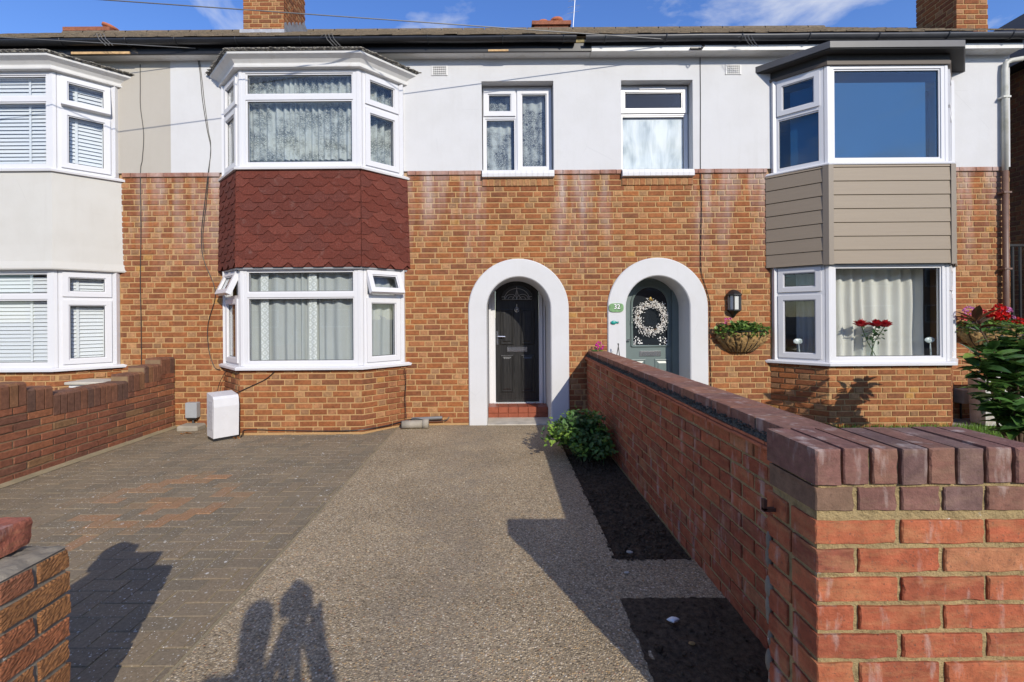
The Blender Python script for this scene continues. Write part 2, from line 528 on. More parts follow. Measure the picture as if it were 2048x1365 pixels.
M['felt'] = simple('lichened roofing felt', (0.07, 0.065, 0.06), 0.9, ns=10, na=0.3, dirt=(30, 0.52, 0.62, 0.85, (0.45, 0.42, 0.34)), bs=50, bst=0.5)
M['terracotta'] = simple('terracotta pot', (0.42, 0.13, 0.06), 0.8, ns=12, na=0.2)
def mk_shingle():
    t = NT('red mineral shingle')
    c = t.mix(1.0, t.tint(), t.gray(t.rng(t.noise(110, 3, 0.75), 0.3, 0.7, 0.40, 1.65)), 'MULTIPLY')
    c = t.mix(t.rng(t.noise(9, 5, 0.65), 0.60, 0.85, 0, 0.35), c, (0.32, 0.22, 0.19))
    c = t.mix(t.rng(t.noise(190, 2), 0.66, 0.72, 0, 0.45), c, (0.36, 0.28, 0.25))
    t.pbr(c, 0.93, 0, t.bump(t.noise(260, 2), 0.5, 0.004), 0.2)
    return t.m
M['shingle'] = mk_shingle()
def mk_clad():
    t = NT('taupe cladding board')
    g = t.noise(1, 4, 0.6, t.mapped((2, 2, 90)))
    c = t.mix(t.rng(g, 0.3, 0.7, 0, 1), (0.265, 0.215, 0.158), (0.29, 0.235, 0.172))
    t.pbr(c, 0.55, 0, t.bump(g, 0.12, 0.003), 0.4)
    return t.m
M['clad'] = mk_clad()
def mk_door_black():
    t = NT('black wood grain door')
    wv = t.n('ShaderNodeTexNoise'); wv.inputs['Scale'].default_value = 1.0
    wv.inputs['Detail'].default_value = 5; wv.inputs['Distortion'].default_value = 1.6
    t.l(t.mapped((55, 55, 3.2)), wv.inputs['Vector'])
    c = t.mix(t.rng(wv.outputs['Fac'], 0.35, 0.7), (0.006, 0.006, 0.0065), (0.030, 0.029, 0.028))
    t.pbr(c, 0.36, 0, t.bump(wv.outputs['Fac'], 0.5, 0.004), 0.5)
    return t.m
M['door_black'] = mk_door_black()
M['door_green'] = simple('grey green door', (0.135, 0.175, 0.17), 0.35, ns=3, na=0.04)
M['door_green_dark'] = simple('dark grey green frame', (0.05, 0.075, 0.085), 0.4)
M['chrome'] = simple('brushed chrome', (0.62, 0.63, 0.65), 0.22, 1.0)
M['brass'] = simple('brass', (0.70, 0.50, 0.18), 0.3, 1.0)
M['lead_came'] = simple('silver lead came', (0.62, 0.64, 0.66), 0.4, 0.2)
M['quarry'] = simple('red quarry tile', (0.27, 0.072, 0.036), 0.42, ns=14, na=0.18)
M['quarry_grout'] = simple('red grout', (0.26, 0.09, 0.05), 0.9)
M['concrete'] = simple('weathered concrete', (0.30, 0.27, 0.22), 0.95, ns=7, na=0.22, bs=90, bst=0.5, bd=0.006)
M['concrete_pale'] = simple('pale concrete', (0.46, 0.42, 0.35), 0.95, ns=7, na=0.2, bs=90, bst=0.5, bd=0.005)
M['grey_plastic'] = simple('grey plastic', (0.33, 0.35, 0.37), 0.5, ns=10, na=0.06)
M['white_grp'] = simple('white fibreglass', (0.63, 0.63, 0.64), 0.4, ns=9, na=0.05, dirt=(12, 0.56, 0.8, 0.3, (0.48, 0.45, 0.40)))
M['black_metal'] = simple('black metal', (0.015, 0.015, 0.016), 0.42)
M['cable_black'] = simple('black cable', (0.012, 0.012, 0.012), 0.5)
M['cable_grey'] = simple('grey wire', (0.12, 0.12, 0.12), 0.5)
M['downpipe'] = simple('painted downpipe', (0.55, 0.55, 0.50), 0.5, ns=4, na=0.15, dirt=(5, 0.5, 0.7, 0.6, (0.26, 0.26, 0.16)))
M['downpipe_brown'] = simple('brown downpipe', (0.16, 0.095, 0.07), 0.5, ns=8, na=0.2)

def mk_aggregate():
    t = NT('exposed aggregate')
    v = t.mapped((1, 1, 1))
    cell = t.voro(108, v, 'Color')
    dist = t.voro(108, v, 'Distance')
    sx = t.xyz(cell)
    c = t.ramp(sx[0], [(0.0, (0.14, 0.11, 0.07)), (0.22, (0.32, 0.25, 0.16)), (0.5, (0.47, 0.375, 0.245)), (0.74, (0.58, 0.475, 0.315)), (0.86, (0.52, 0.33, 0.145)), (0.95, (0.77, 0.68, 0.52)), (1.0, (0.38, 0.18, 0.08))])
    c = t.mix(t.rng(dist, 0.35, 0.62, 0, 0.7), c, (0.25, 0.195, 0.125))
    c = t.mix(1.0, c, t.gray(t.rng(t.noise(0.9, 6, 0.62), 0.3, 0.7, 0.74, 1.16)), 'MULTIPLY')
    c = t.mix(t.rng(t.noise(2.3, 6, 0.7), 0.54, 0.78, 0, 0.45), c, (0.21, 0.175, 0.135))
    # worn wheel track and a darker band along the house
    x, y, z = t.xyz()
    trk = t.rng(t.m2('ABSOLUTE', t.m2('SUBTRACT', x, t.m2('ADD', -0.55, t.m2('MULTIPLY', t.noise(0.7, 3), 0.4)))), 0.1, 0.45, 0.30, 0.0, True)
    c = t.mix(t.m2('MULTIPLY', trk, t.rng(t.noise(5, 4), 0.35, 0.6)), c, (0.20, 0.17, 0.135))
    big = t.rng(t.voro(17, t.mapped((1, 1, 1), (2, 3, 0)), 'Distance'), 0.03, 0.07, 0.8, 0.0)
    c = t.mix(t.m2('MULTIPLY', big, t.rng(t.noise(3.5, 2), 0.5, 0.6)), c, (0.66, 0.60, 0.48))
    h = t.m2('ADD', t.m2('MULTIPLY', t.rng(dist, 0.0, 0.6, 1, 0), 1.0), t.m2('MULTIPLY', t.noise(260, 2), 0.3))
    t.pbr(c, 0.9, 0, t.bump(h, 0.7, 0.005), 0.2)
    return t.m
M['aggregate'] = mk_aggregate()
def lichen_spots(t, c, amt=0.9):
    for sc, thr, off in ((24, 0.14, 0.0), (9, 0.085, 5.0), (55, 0.17, 9.0)):
        v = t.mapped((1, 1, 1), (off, off, 0))
        w = t.noise(60, 2)
        d = t.voro(sc, v, 'Distance')
        dd = t.m2('ADD', d, t.m2('MULTIPLY', t.m2('SUBTRACT', w, 0.5), 0.16))
        m = t.rng(dd, thr * 0.75, thr, amt, 0)
        keep = t.rng(t.noise(1.6, 3, 0.6, v), 0.34, 0.56, 0.0, 1.0)
        c = t.mix(t.m2('MULTIPLY', m, keep), c, (0.62, 0.60, 0.54))
    return c
def mk_paver():
    t = NT('block paver')
    c = t.mix(1.0, t.tint(), t.gray(t.rng(t.noise(60, 4, 0.7), 0.3, 0.7, 0.72, 1.26)), 'MULTIPLY')
    c = t.mix(t.rng(t.noise(1.7, 6, 0.65), 0.44, 0.74, 0, 0.65), c, (0.255, 0.205, 0.135))
    c = t.mix(t.rng(t.noise(3.1, 6, 0.7), 0.56, 0.76, 0, 0.5), c, (0.13, 0.115, 0.09))
    c = t.mix(t.rng(t.noise(4.6, 5, 0.7, t.mapped((1, 1, 1), (7, 2, 0))), 0.62, 0.76, 0, 0.5), c, (0.34, 0.28, 0.15))
    c = lichen_spots(t, c)
    t.pbr(c, 0.93, 0, t.bump(t.noise(150, 4, 0.7), 0.6, 0.004), 0.25)
    return t.m
M['paver'] = mk_paver()
M['joint_sand'] = mk_mortar('sandy paving joint', (0.40, 0.33, 0.20), (0.25, 0.22, 0.11))
M['asphalt'] = simple('road asphalt', (0.055, 0.055, 0.055), 0.95, ns=20, na=0.25, bs=120, bst=0.6)
M['slab'] = simple('pavement slab', (0.26, 0.245, 0.22), 0.95, ns=5, na=0.2, bs=120, bst=0.4)
def mk_soil():
    t = NT('dark soil')
    c = t.mix(t.rng(t.noise(40, 5, 0.7), 0.3, 0.7), (0.045, 0.033, 0.023), (0.15, 0.11, 0.073))
    c = t.mix(t.rng(t.noise(140, 3, 0.7), 0.64, 0.70, 0, 0.75), c, (0.22, 0.18, 0.12))
    t.pbr(c, 1.0, 0, t.bump(t.noise(90, 5, 0.75), 1.0, 0.012), 0.1)
    return t.m
M['soil'] = mk_soil()
def mk_leaf(name, rough=0.45, trans=0.3, var=0.25):
    t = NT(name)
    c = t.mix(1.0, t.tint(), t.gray(t.rng(t.noise(35, 3), 0.3, 0.7, 1 - var, 1 + var)), 'MULTIPLY')
    p = t.pbr(c, rough, 0, None, 0.4)
    tl = t.n('ShaderNodeBsdfTranslucent'); t.l(c, tl.inputs[0])
    mx = t.n('ShaderNodeMixShader'); mx.inputs[0].default_value = trans
    t.l(p.outputs[0], mx.inputs[1]); t.l(tl.outputs[0], mx.inputs[2])
    t.l(mx.outputs[0], t.out.inputs['Surface'])
    return t.m
M['leaf'] = mk_leaf('soft leaf')
M['leaf_gloss'] = mk_leaf('glossy magnolia leaf', 0.22, 0.12, 0.2)
M['petal'] = mk_leaf('petal', 0.6, 0.3, 0.15)
M['bark'] = simple('brown stem', (0.10, 0.06, 0.035), 0.9, ns=30, na=0.3)
M['green_stem'] = simple('green stem', (0.06, 0.10, 0.03), 0.7)
M['coir'] = simple('coir liner', (0.34, 0.21, 0.08), 0.95, ns=26, na=0.4, bs=60, bst=1.0, bd=0.012, dirt=(14, 0.5, 0.75, 0.6, (0.13, 0.075, 0.03)))
M['plaque_green'] = simple('green glazed plaque', (0.16, 0.30, 0.13), 0.35, ns=30, na=0.35)
M['ink_white'] = simple('white enamel', (0.82, 0.82, 0.80), 0.4)
M['ink_black'] = simple('black enamel', (0.02, 0.02, 0.02), 0.4)
M['teal'] = simple('teal ornament', (0.01, 0.28, 0.24), 0.35)
M['opal'] = simple('opal lantern glass', (0.55, 0.56, 0.53), 0.35)
M['moss'] = simple('dark moss and grit', (0.085, 0.08, 0.062), 1.0, ns=50, na=0.6, bs=120, bst=1.0, bd=0.012, dirt=(60, 0.6, 0.72, 0.7, (0.20, 0.20, 0.15)))
M['cloth_dark'] = simple('dark clothing', (0.03, 0.035, 0.05), 0.9)
M['camera_black'] = simple('camera body', (0.012, 0.012, 0.012), 0.5)

# ------------------------------------------------------------------ brick laying
def pick(pal):
    r = random.random() * sum(w for w, _ in pal)
    for w, c in pal:
        r -= w
        if r <= 0: break
    return c
PAL_HOUSE_S = [(4, (0.345, 0.125, 0.052)), (4, (0.285, 0.100, 0.045)), (3, (0.245, 0.090, 0.046)), (2, (0.38, 0.135, 0.050)), (1.4, (0.21, 0.082, 0.050)), (0.8, (0.42, 0.175, 0.085)), (0.6, (0.17, 0.072, 0.044))]
PAL_HOUSE_H = [(3, (0.42, 0.20, 0.105)), (2.4, (0.33, 0.13, 0.062)), (3, (0.34, 0.20, 0.115)), (2, (0.47, 0.25, 0.135)), (1.5, (0.24, 0.14, 0.085)), (1.5, (0.44, 0.165, 0.075)), (0.35, (0.52, 0.28, 0.08))]
def soften(pal, k):
    W = sum(w for w, _ in pal)
    m = [sum(w * c[i] for w, c in pal) / W for i in range(3)]
    return [(w, tuple(round(c[i] * (1 - k) + m[i] * k, 4) for i in range(3))) for w, c in pal]
def tone(pal, k): return [(w, (c[0] * k[0], c[1] * k[1], c[2] * k[2])) for w, c in pal]
PAL_HOUSE_S = tone(soften(PAL_HOUSE_S, 0.42), (0.86, 0.88, 0.80))
PAL_HOUSE_H = tone(soften(PAL_HOUSE_H, 0.40), (0.84, 0.86, 0.78))
PAL_RED = [(4, (0.33, 0.092, 0.047)), (3, (0.285, 0.080, 0.043)), (2, (0.37, 0.112, 0.055)), (1.2, (0.25, 0.080, 0.050)), (0.8, (0.35, 0.145, 0.075))]
PAL_ENG = [(3, (0.185, 0.092, 0.078)), (2, (0.16, 0.095, 0.088)), (2, (0.205, 0.10, 0.076)), (2.5, (0.18, 0.112, 0.078)), (1, (0.145, 0.085, 0.08))]
PAL_BROWN = [(4, (0.27, 0.105, 0.058)), (3, (0.23, 0.092, 0.055)), (2, (0.31, 0.125, 0.062)), (2, (0.19, 0.085, 0.055)), (1, (0.25, 0.14, 0.07))]
PAL_COPE = [(4, (0.20, 0.092, 0.056)), (3, (0.165, 0.082, 0.056)), (2, (0.23, 0.115, 0.06)), (1.4, (0.135, 0.075, 0.055))]
PAL_RUSTIC = [(3, (0.36, 0.135, 0.065)), (2, (0.34, 0.16, 0.065)), (2, (0.31, 0.125, 0.07)), (1.2, (0.38, 0.10, 0.042))]

class Brick:
    __slots__ = ('c', 'u', 'n', 'L', 'H', 'D', 't', 'k')
    def __init__(s, c, u, n, L, H, Dp, t, k): s.c, s.u, s.n, s.L, s.H, s.D, s.t, s.k = c, u, n, L, H, Dp, t, k

def bevel_verts(L, H, Dp, k, cham):
    rnd = random.Random(k * 77 + 5)
    a, b = L / 2, H / 2
    if cham >= 0.005:        # near bricks: worn, uneven arrises
        nx = max(2, int(L / 0.024)); nz = 4
        out = []
        for i in range(nx): out.append((-a + L * i / nx, -b))
        for i in range(nz): out.append((a, -b + H * i / nz))
        for i in range(nx): out.append((a - L * i / nx, b))
        for i in range(nz): out.append((-a, b - H * i / nz))
        m = len(out)
        vs = []
        jit = [(rnd.uniform(-1, 1), rnd.uniform(-1, 1), rnd.uniform(0.35, 0.9) if rnd.random() < 0.9 else rnd.uniform(0.9, 1.4)) for _ in out]
        for (x, z), (jx, jz, c) in zip(out, jit):
            c *= cham
            vs.append((x * (1 - c / a) + jx * 0.0008, rnd.uniform(-0.0008, 0.0004), z * (1 - c / b) + jz * 0.0008))
        for (x, z), (jx, jz, c) in zip(out, jit):
            vs.append((x * (1 - 0.25 * cham * c / a) + jx * 0.0014, cham * c * 0.8, z * (1 - 0.25 * cham * c / b) + jz * 0.0014))
        for (x, z), (jx, jz, c) in zip(out, jit):
            vs.append((x, Dp, z))
        fs = [tuple(range(m))]
        for r in (0, m):
            for i in range(m): fs.append((r + i, r + m + i, r + m + (i + 1) % m, r + (i + 1) % m))
        return vs, fs
    c = min(cham, H * 0.2)
    vs = []
    for (ins, y) in ((c, 0.0), (0.0, c * 0.8), (0.0, Dp)):
        for (sx, sz) in ((-1, -1), (1, -1), (1, 1), (-1, 1)):
            j = 0.0 if y == Dp else 0.4 * cham
            vs.append((sx * (a - ins) + rnd.uniform(-j, j), y + (rnd.uniform(-j, j) * 0.3 if y < Dp else 0), sz * (b - ins) + rnd.uniform(-j, j)))
    fs = [(0, 1, 2, 3)]
    for r in (0, 4):
        for i in range(4):
            fs.append((r + i, r + 4 + i, r + 4 + (i + 1) % 4, r + (i + 1) % 4))
    fs.append((11, 10, 9, 8))
    return vs, fs

_bm_cache = {}
def brick_mesh(b, mat, cham, name):
    key = (name, round(b.L, 3), round(b.H, 3), round(b.D, 3), b.t, b.k, mat.name)
    if key not in _bm_cache:
        vs, fs = bevel_verts(b.L, b.H, b.D, b.k, cham)
        me = bpy.data.meshes.new(name)
        me.from_pydata(vs, [], fs)
        at = me.attributes.new('tint', 'FLOAT_COLOR', 'POINT')
        at.data.foreach_set('color', list((*b.t, 1.0)) * len(vs))
        me.materials.append(mat)
        _bm_cache[key] = me
    return _bm_cache[key]

def lay(p0, p1, z0, z1, pal_s, pal_h=None, course=0.073, joint=0.0160, bl=0.210, hd=0.098, bond='flemish', depth=0.05, holes=None, start=0.0, wobble=0.0012, keep=None):
    """bricks on the face p0->p1 (outside to the right-hand front), between z0 and z1"""
    p0 = Vector((p0[0], p0[1], 0)); p1 = Vector((p1[0], p1[1], 0))
    u = (p1 - p0); L = u.length; u.normalize()
    n = Vector((u.y, -u.x, 0))
    out = []
    i = 0
    z = z0
    course = min(course, z1 - z0)
    while z + course * 0.45 < z1:
        zt = min(z + course - joint, z1 - joint * 0.3)
        seq = []
        if bond == 'flemish':
            s = -0.4 + start - (0.168 if i % 2 else 0.0) + random.uniform(-0.006, 0.006)
            k = 0
            while s < L:
                w = bl if k % 2 == 0 else hd
                # the odd double stretcher that breaks the bond
                if k % 2 == 1 and random.random() < 0.06: w = bl
                w2 = w + random.uniform(-0.004, 0.004)
                seq.append((s, s + w2, w)); s += w2 + joint; k += 1
        elif bond == 'stretcher':
            s = -(bl + joint) * (2 + (0.5 if i % 2 else 0)) + start
            while s < L:
                w2 = bl + random.uniform(-0.003, 0.003)
                seq.append((s, s + w2, bl)); s += bl + joint
        elif bond == 'header':
            s = start
            while s < L:
                seq.append((s, s + hd, hd)); s += hd + joint
        excl = holes(z, zt, p0, u) if holes else []
        for (a, b, w) in seq:
            a = max(a, 0.0); b = min(b, L)
            parts = [(a, b)]
            for (ha, hb) in excl:
                nxt = []
                for (x, y) in parts:
                    if hb <= x or ha >= y: nxt.append((x, y))
                    else:
                        if ha > x: nxt.append((x, ha))
                        if hb < y: nxt.append((hb, y))
                parts = nxt
            for (x, y) in parts:
                if y - x < 0.025: continue
                c = p0 + u * ((x + y) / 2) + Vector((0, 0, (z + zt) / 2)) + n * random.uniform(-wobble, wobble)
                if keep and not keep(c): continue
                t = pick(pal_h if (pal_h and w < bl * 0.8) else pal_s)
                out.append(Brick(c, u, n, round(y - x, 3), round(zt - z, 3), depth, t, random.randrange(4)))
        z += course; i += 1
    return out

CAMP = Vector((0, 0, CAM_H))
def in_view(c):
    if c.y < 0.3: return False
    px = 1002 + FOC * c.x / c.y
    py = 633 - FOC * (c.z - CAM_H) / c.y
    return -40 < px < 2088 and -40 < py < 1405

def place_bricks(bricks, parent, mat, name='brick', cap=300, cham=0.004):
    def score(b):
        d = CAMP - b.c
        if not in_view(b.c): return -1
        dn = d.normalized()
        return b.L * b.H * max(0.02, dn.dot(b.n)) / d.length_squared
    bricks = sorted(bricks, key=score, reverse=True)
    inv = Matrix.Translation(-Vector(parent.location)) if parent.type == 'EMPTY' else Matrix.Identity(4)
    for b in bricks[:cap]:
        if score(b) < 0:
            continue
        o = bpy.data.objects.new(name, brick_mesh(b, mat, cham, name))
        COL.objects.link(o)
        o.parent = parent
        o.matrix_parent_inverse = inv
        yax = -b.n
        zax = b.u.cross(yax)
        m = Matrix((b.u, yax, zax)).transposed().to_4x4()
        m.translation = b.c
        o.matrix_basis = m
    rest = bricks[cap:] + [b for b in bricks[:cap] if score(b) < 0]
    if rest:
        mb = MB()
        for b in rest:
            vs, fs = bevel_verts(b.L, b.H, b.D, b.k, cham)
            yax = -b.n; zax = b.u.cross(yax)
            mb.add([tuple(b.c + b.u * v[0] + yax * v[1] + zax * v[2]) for v in vs], fs, b.t)
        o = mb.build('smaller_' + name + 's', mat, parent, fix=False)
        o['kind'] = 'stuff'

def holed_panel(name, x0, x1, z0, z1, holes, yf, yb, mat, parent):
    """wall slab in the XZ plane with rectangular openings (x0,x1,z0,z1)"""
    xs = sorted(set([x0, x1] + [min(max(h[i], x0), x1) for h in holes for i in (0, 1)]))
    zs = sorted(set([z0, z1] + [min(max(h[i], z0), z1) for h in holes for i in (2, 3)]))
    bm = bmesh.new()
    vg = {}
    def V(x, z):
        if (x, z) not in vg: vg[(x, z)] = bm.verts.new((x, yf, z))
        return vg[(x, z)]
    fs = []
    for a, b in zip(xs, xs[1:]):
        for c, d in zip(zs, zs[1:]):
            mx, mz = (a + b) / 2, (c + d) / 2
            if any(h[0] < mx < h[1] and h[2] < mz < h[3] for h in holes): continue
            fs.append(bm.faces.new((V(a, c), V(b, c), V(b, d), V(a, d))))
    r = bmesh.ops.extrude_face_region(bm, geom=fs)
    for g in r['geom']:
        if isinstance(g, bmesh.types.BMVert): g.co.y = yb
    bmesh.ops.recalc_face_normals(bm, faces=bm.faces)
    me = bpy.data.meshes.new(name); bm.to_mesh(me); bm.free()
    me.materials.append(mat)
    o = bpy.data.objects.new(name, me); COL.objects.link(o)
    return attach(o, parent)

# ------------------------------------------------------------------ setting: ground
BAY_B = 0.45; HF = 0.752; HT = 1.212
XL, XM, XR = -4.35, 1.11, 6.75          # party lines and the end of the terrace
PATH_L, PATH_R = -1.345, 0.666
WALL_X = 1.126                           # left face of the side wall
BED_Y = 2.75

g = MB().box(-300, 300, -300, 400, -0.5, -0.12).build('ground', M['asphalt']); tag(g, kind='structure')
pv = MB().box(-30, 30, -1.8, 1.18, -0.10, -0.004).build('pavement', M['slab']); tag(pv, kind='structure')
ph = MB().box(PATH_L, PATH_R, 1.18, 6.30, -0.10, 0.0)
ph.box(PATH_R, 1.14, 2.36, BED_Y, -0.10, 0.0).box(PATH_R, 1.14, 1.18, 1.30, -0.1, 0.0)
ph = ph.build('path', M['aggregate']); tag(ph, kind='structure')
pe = MB().box(PATH_L - 0.016, PATH_L - 0.001, 1.18, 6.2, -0.10, 0.001).build('path_edging', M['fillet']); tag(pe, kind='structure')

lgm = MB()
for i in range(260):
    r = random.uniform(0.002, 0.0055)
    lgm.ball((random.uniform(PATH_L + 0.03, PATH_R - 0.02), random.uniform(1.7, 6.1), r * 0.5), r, 5, 3, (1.3, 1, 0.8))
lgm = lgm.build('loose_grit', simple('loose grit', (0.42, 0.36, 0.27), 0.9, ns=9, na=0.5), ph, fix=False); lgm['kind'] = 'stuff'

def bump_sheet(name, x0, x1, y0, y1, nx, ny, z, amp, mat, seed=0, dome=0.0, ragged=0.0):
    vs = []; fs = []
    for j in range(ny + 1):
        for i in range(nx + 1):
            x = x0 + (x1 - x0) * i / nx; y = y0 + (y1 - y0) * j / ny
            e = min(i, nx - i, j, ny - j)
            k = 0.0 if e == 0 else 1.0
            if ragged and e <= 1:
                q = ragged * (0.6 * mnoise.noise(Vector((x * 13, y * 13, 4))) + 0.5 * mnoise.noise(Vector((x * 45, y * 45, 4))))
                if i <= 1: x += q
                if j >= ny - 1: y += q
            h = mnoise.noise(Vector((x * 9 + seed, y * 9, 0))) * 0.6 + mnoise.noise(Vector((x * 28, y * 28 + seed, 1))) * 0.5 + mnoise.noise(Vector((x * 60, y * 60, seed))) * 0.25
            vs.append((x, y, z + k * amp * h + dome * math.sin(math.pi * i / nx) ** 0.5 * math.sin(math.pi * j / ny) ** 0.3))
    for j in range(ny):
        for i in range(nx):
            a = j * (nx + 1) + i
            fs.append((a, a + 1, a + nx + 2, a + nx + 1))
    mb = MB().add(vs, fs); mb.smooth = True
    return mb.build(name, mat)
bed = bump_sheet('soil_bed', PATH_R, 1.13, BED_Y, 6.2, 60, 380, -0.03, 0.028, M['soil'], 3); tag(bed, kind='structure')
bed2 = bump_sheet('bare_soil_patch', PATH_R - 0.075, 1.13, 1.30, 2.368, 70, 130, 0.005, 0.012, M['soil'], 8, 0.0, 0.02); tag(bed2, kind='structure')
cl = MB()
for i in range(2900):
    if i < 2700: x, y, z = random.uniform(PATH_R - 0.012, 1.10), random.uniform(BED_Y - 0.01, 5.9), -0.022
    else:
        x, y, z = random.uniform(0.62, 1.08), random.uniform(1.45, 2.34), 0.006
    if i < 2700 and (x < PATH_R or y < BED_Y): z = 0.0
    r = random.uniform(0.003, 0.009) * (2.0 if random.random() < 0.06 else 1)
    cl.ball((x, y, z + r * 0.5), r, 5, 3, (random.uniform(0.8, 1.5), random.uniform(0.8, 1.4), random.uniform(0.5, 0.9)))
cl = cl.build('soil_clods', M['soil'], bed, fix=False); cl['kind'] = 'stuff'

# herringbone block paving
blk = MB().box(-4.33, PATH_L - 0.016, 1.18, 6.19, -0.10, -0.005)
paving = blk.build('block_paving', M['joint_sand']); tag(paving, kind='structure')
A = 0.1075
pavers = []
ix0, ix1 = int(-4.6 / A), int(-1.2 / A)
for iy in range(10, 60):
    for ix in range(ix0 - 1, ix1 + 1):
        c = (ix - iy) % 4
        if c == 0: rect = (ix * A, (ix + 2) * A, iy * A, (iy + 1) * A)
        elif c == 3: rect = (ix * A, (ix + 1) * A, iy * A, (iy + 2) * A)
        else: continue
        x0, x1, y0, y1 = rect
        x0 = max(x0, -4.30); x1 = min(x1, PATH_L - 0.018); y0 = max(y0, 1.19); y1 = min(y1, 6.17)
        if x1 - x0 < 0.03 or y1 - y0 < 0.03: continue
        pavers.append((x0 + 0.0025, x1 - 0.0025, y0 + 0.0025, y1 - 0.0025))
def paver_tint(x, y):
    l1 = abs(x + 2.68) + abs(y - 3.68)
    l1 += random.uniform(-0.06, 0.06)
    red = (0.44 < l1 < 0.72) or l1 < 0.22
    red = red and random.random() < 0.88
    if red: return random.choice([(0.315, 0.180, 0.095), (0.285, 0.175, 0.095), (0.33, 0.185, 0.097), (0.26, 0.18, 0.105)])
    return random.choice([(0.222, 0.173, 0.114), (0.208, 0.164, 0.110), (0.232, 0.178, 0.115), (0.190, 0.154, 0.105)])
pav_b = []
for (x0, x1, y0, y1) in pavers:
    c = Vector(((x0 + x1) / 2, (y0 + y1) / 2, random.uniform(-0.002, 0.002)))
    pav_b.append(Brick(c, Vector((1, 0, 0)), Vector((0, 0, 1)), round(x1 - x0, 3), round(y1 - y0, 3), 0.05, paver_tint(c.x, c.y), random.randrange(4)))
place_bricks(pav_b, paving, M['paver'], 'paver', 300, 0.0035)

# right-hand garden
lawn = MB().box(1.36, 6.75, 1.20, 5.75, -0.1, 0.035).build('lawn', M['soil']); tag(lawn, kind='structure')
gp = MB().box(1.36, 9.5, 5.752, 6.188, -0.1, 0.04).box(6.75, 9.5, 6.188, 12, -0.1, 0.04).build('garden_path', M['concrete']); tag(gp, kind='structure')
lg = MB().box(-12, -4.58, 1.45, 6.188, -0.1, 0.02).build('neighbour_forecourt', M['concrete']); tag(lg, kind='structure')
gr = MB()
for i in range(42000):
    x = random.uniform(1.4, 6.7); y = random.uniform(2.4, 5.77)
    if x / y < 0.62: continue
    h = random.uniform(0.035, 0.085); a = random.uniform(0, 6.28); w = 0.005
    lx, ly = random.gauss(0, 0.018), random.gauss(0, 0.018)
    dx, dy = math.cos(a) * w, math.sin(a) * w
    k = random.uniform(0.7, 1.25)
    gr.add([(x - dx, y - dy, 0.03), (x + dx, y + dy, 0.03), (x + lx, y + ly, 0.03 + h)], [(0, 1, 2)], (0.15 * k, 0.27 * k, 0.04 * k))
gr = gr.build('lawn_grass', M['leaf'], None, fix=False); tag(gr, 'bright green lawn grass behind the front garden wall', 'grass', kind='stuff')

# ------------------------------------------------------------------ houses
def bay_pts(cx, off=0.0):
    """plan of a splay bay pushed out by off: wall-left, front-left, front-right, wall-right"""
    dl = Vector((HT - HF, BAY_B, 0))       # right cant, from front corner back to the wall
    dl.normalize()
    nx, ny = dl.y, -dl.x                   # outward normal of the right cant
    yf = D - BAY_B - off
    # line: (HT,D)+off*n + t*dl
    px, py = HT + off * nx, D + off * ny
    xf = px + dl.x * (yf - py) / dl.y
    xw = px + dl.x * (D - py) / dl.y
    return [(cx - xw, D), (cx - xf, yf), (cx + xf, yf), (cx + xw, D)]

def bay_loft(cx, rings, cap=True):
    mb = MB()
    vs = []; fs = []
    for (z, off) in rings:
        vs += [(p[0], p[1] + (0.02 if k in (0, 3) else 0), z) for k, p in enumerate(bay_pts(cx, off))]
    for i in range(len(rings) - 1):
        for k in range(3):
            fs.append((i * 4 + k, i * 4 + k + 1, (i + 1) * 4 + k + 1, (i + 1) * 4 + k))
        fs.append((i * 4 + 3, i * 4, (i + 1) * 4, (i + 1) * 4 + 3))
    if cap:
        fs.append((3, 2, 1, 0)); m = 4 * (len(rings) - 1)
        fs.append((m, m + 1, m + 2, m + 3))
    return mb.add(vs, fs)

def unit(p, q):
    u = Vector((q[0] - p[0], q[1] - p[1], 0)); L = u.length; u.normalize()
    return u, Vector((u.y, -u.x, 0)), L

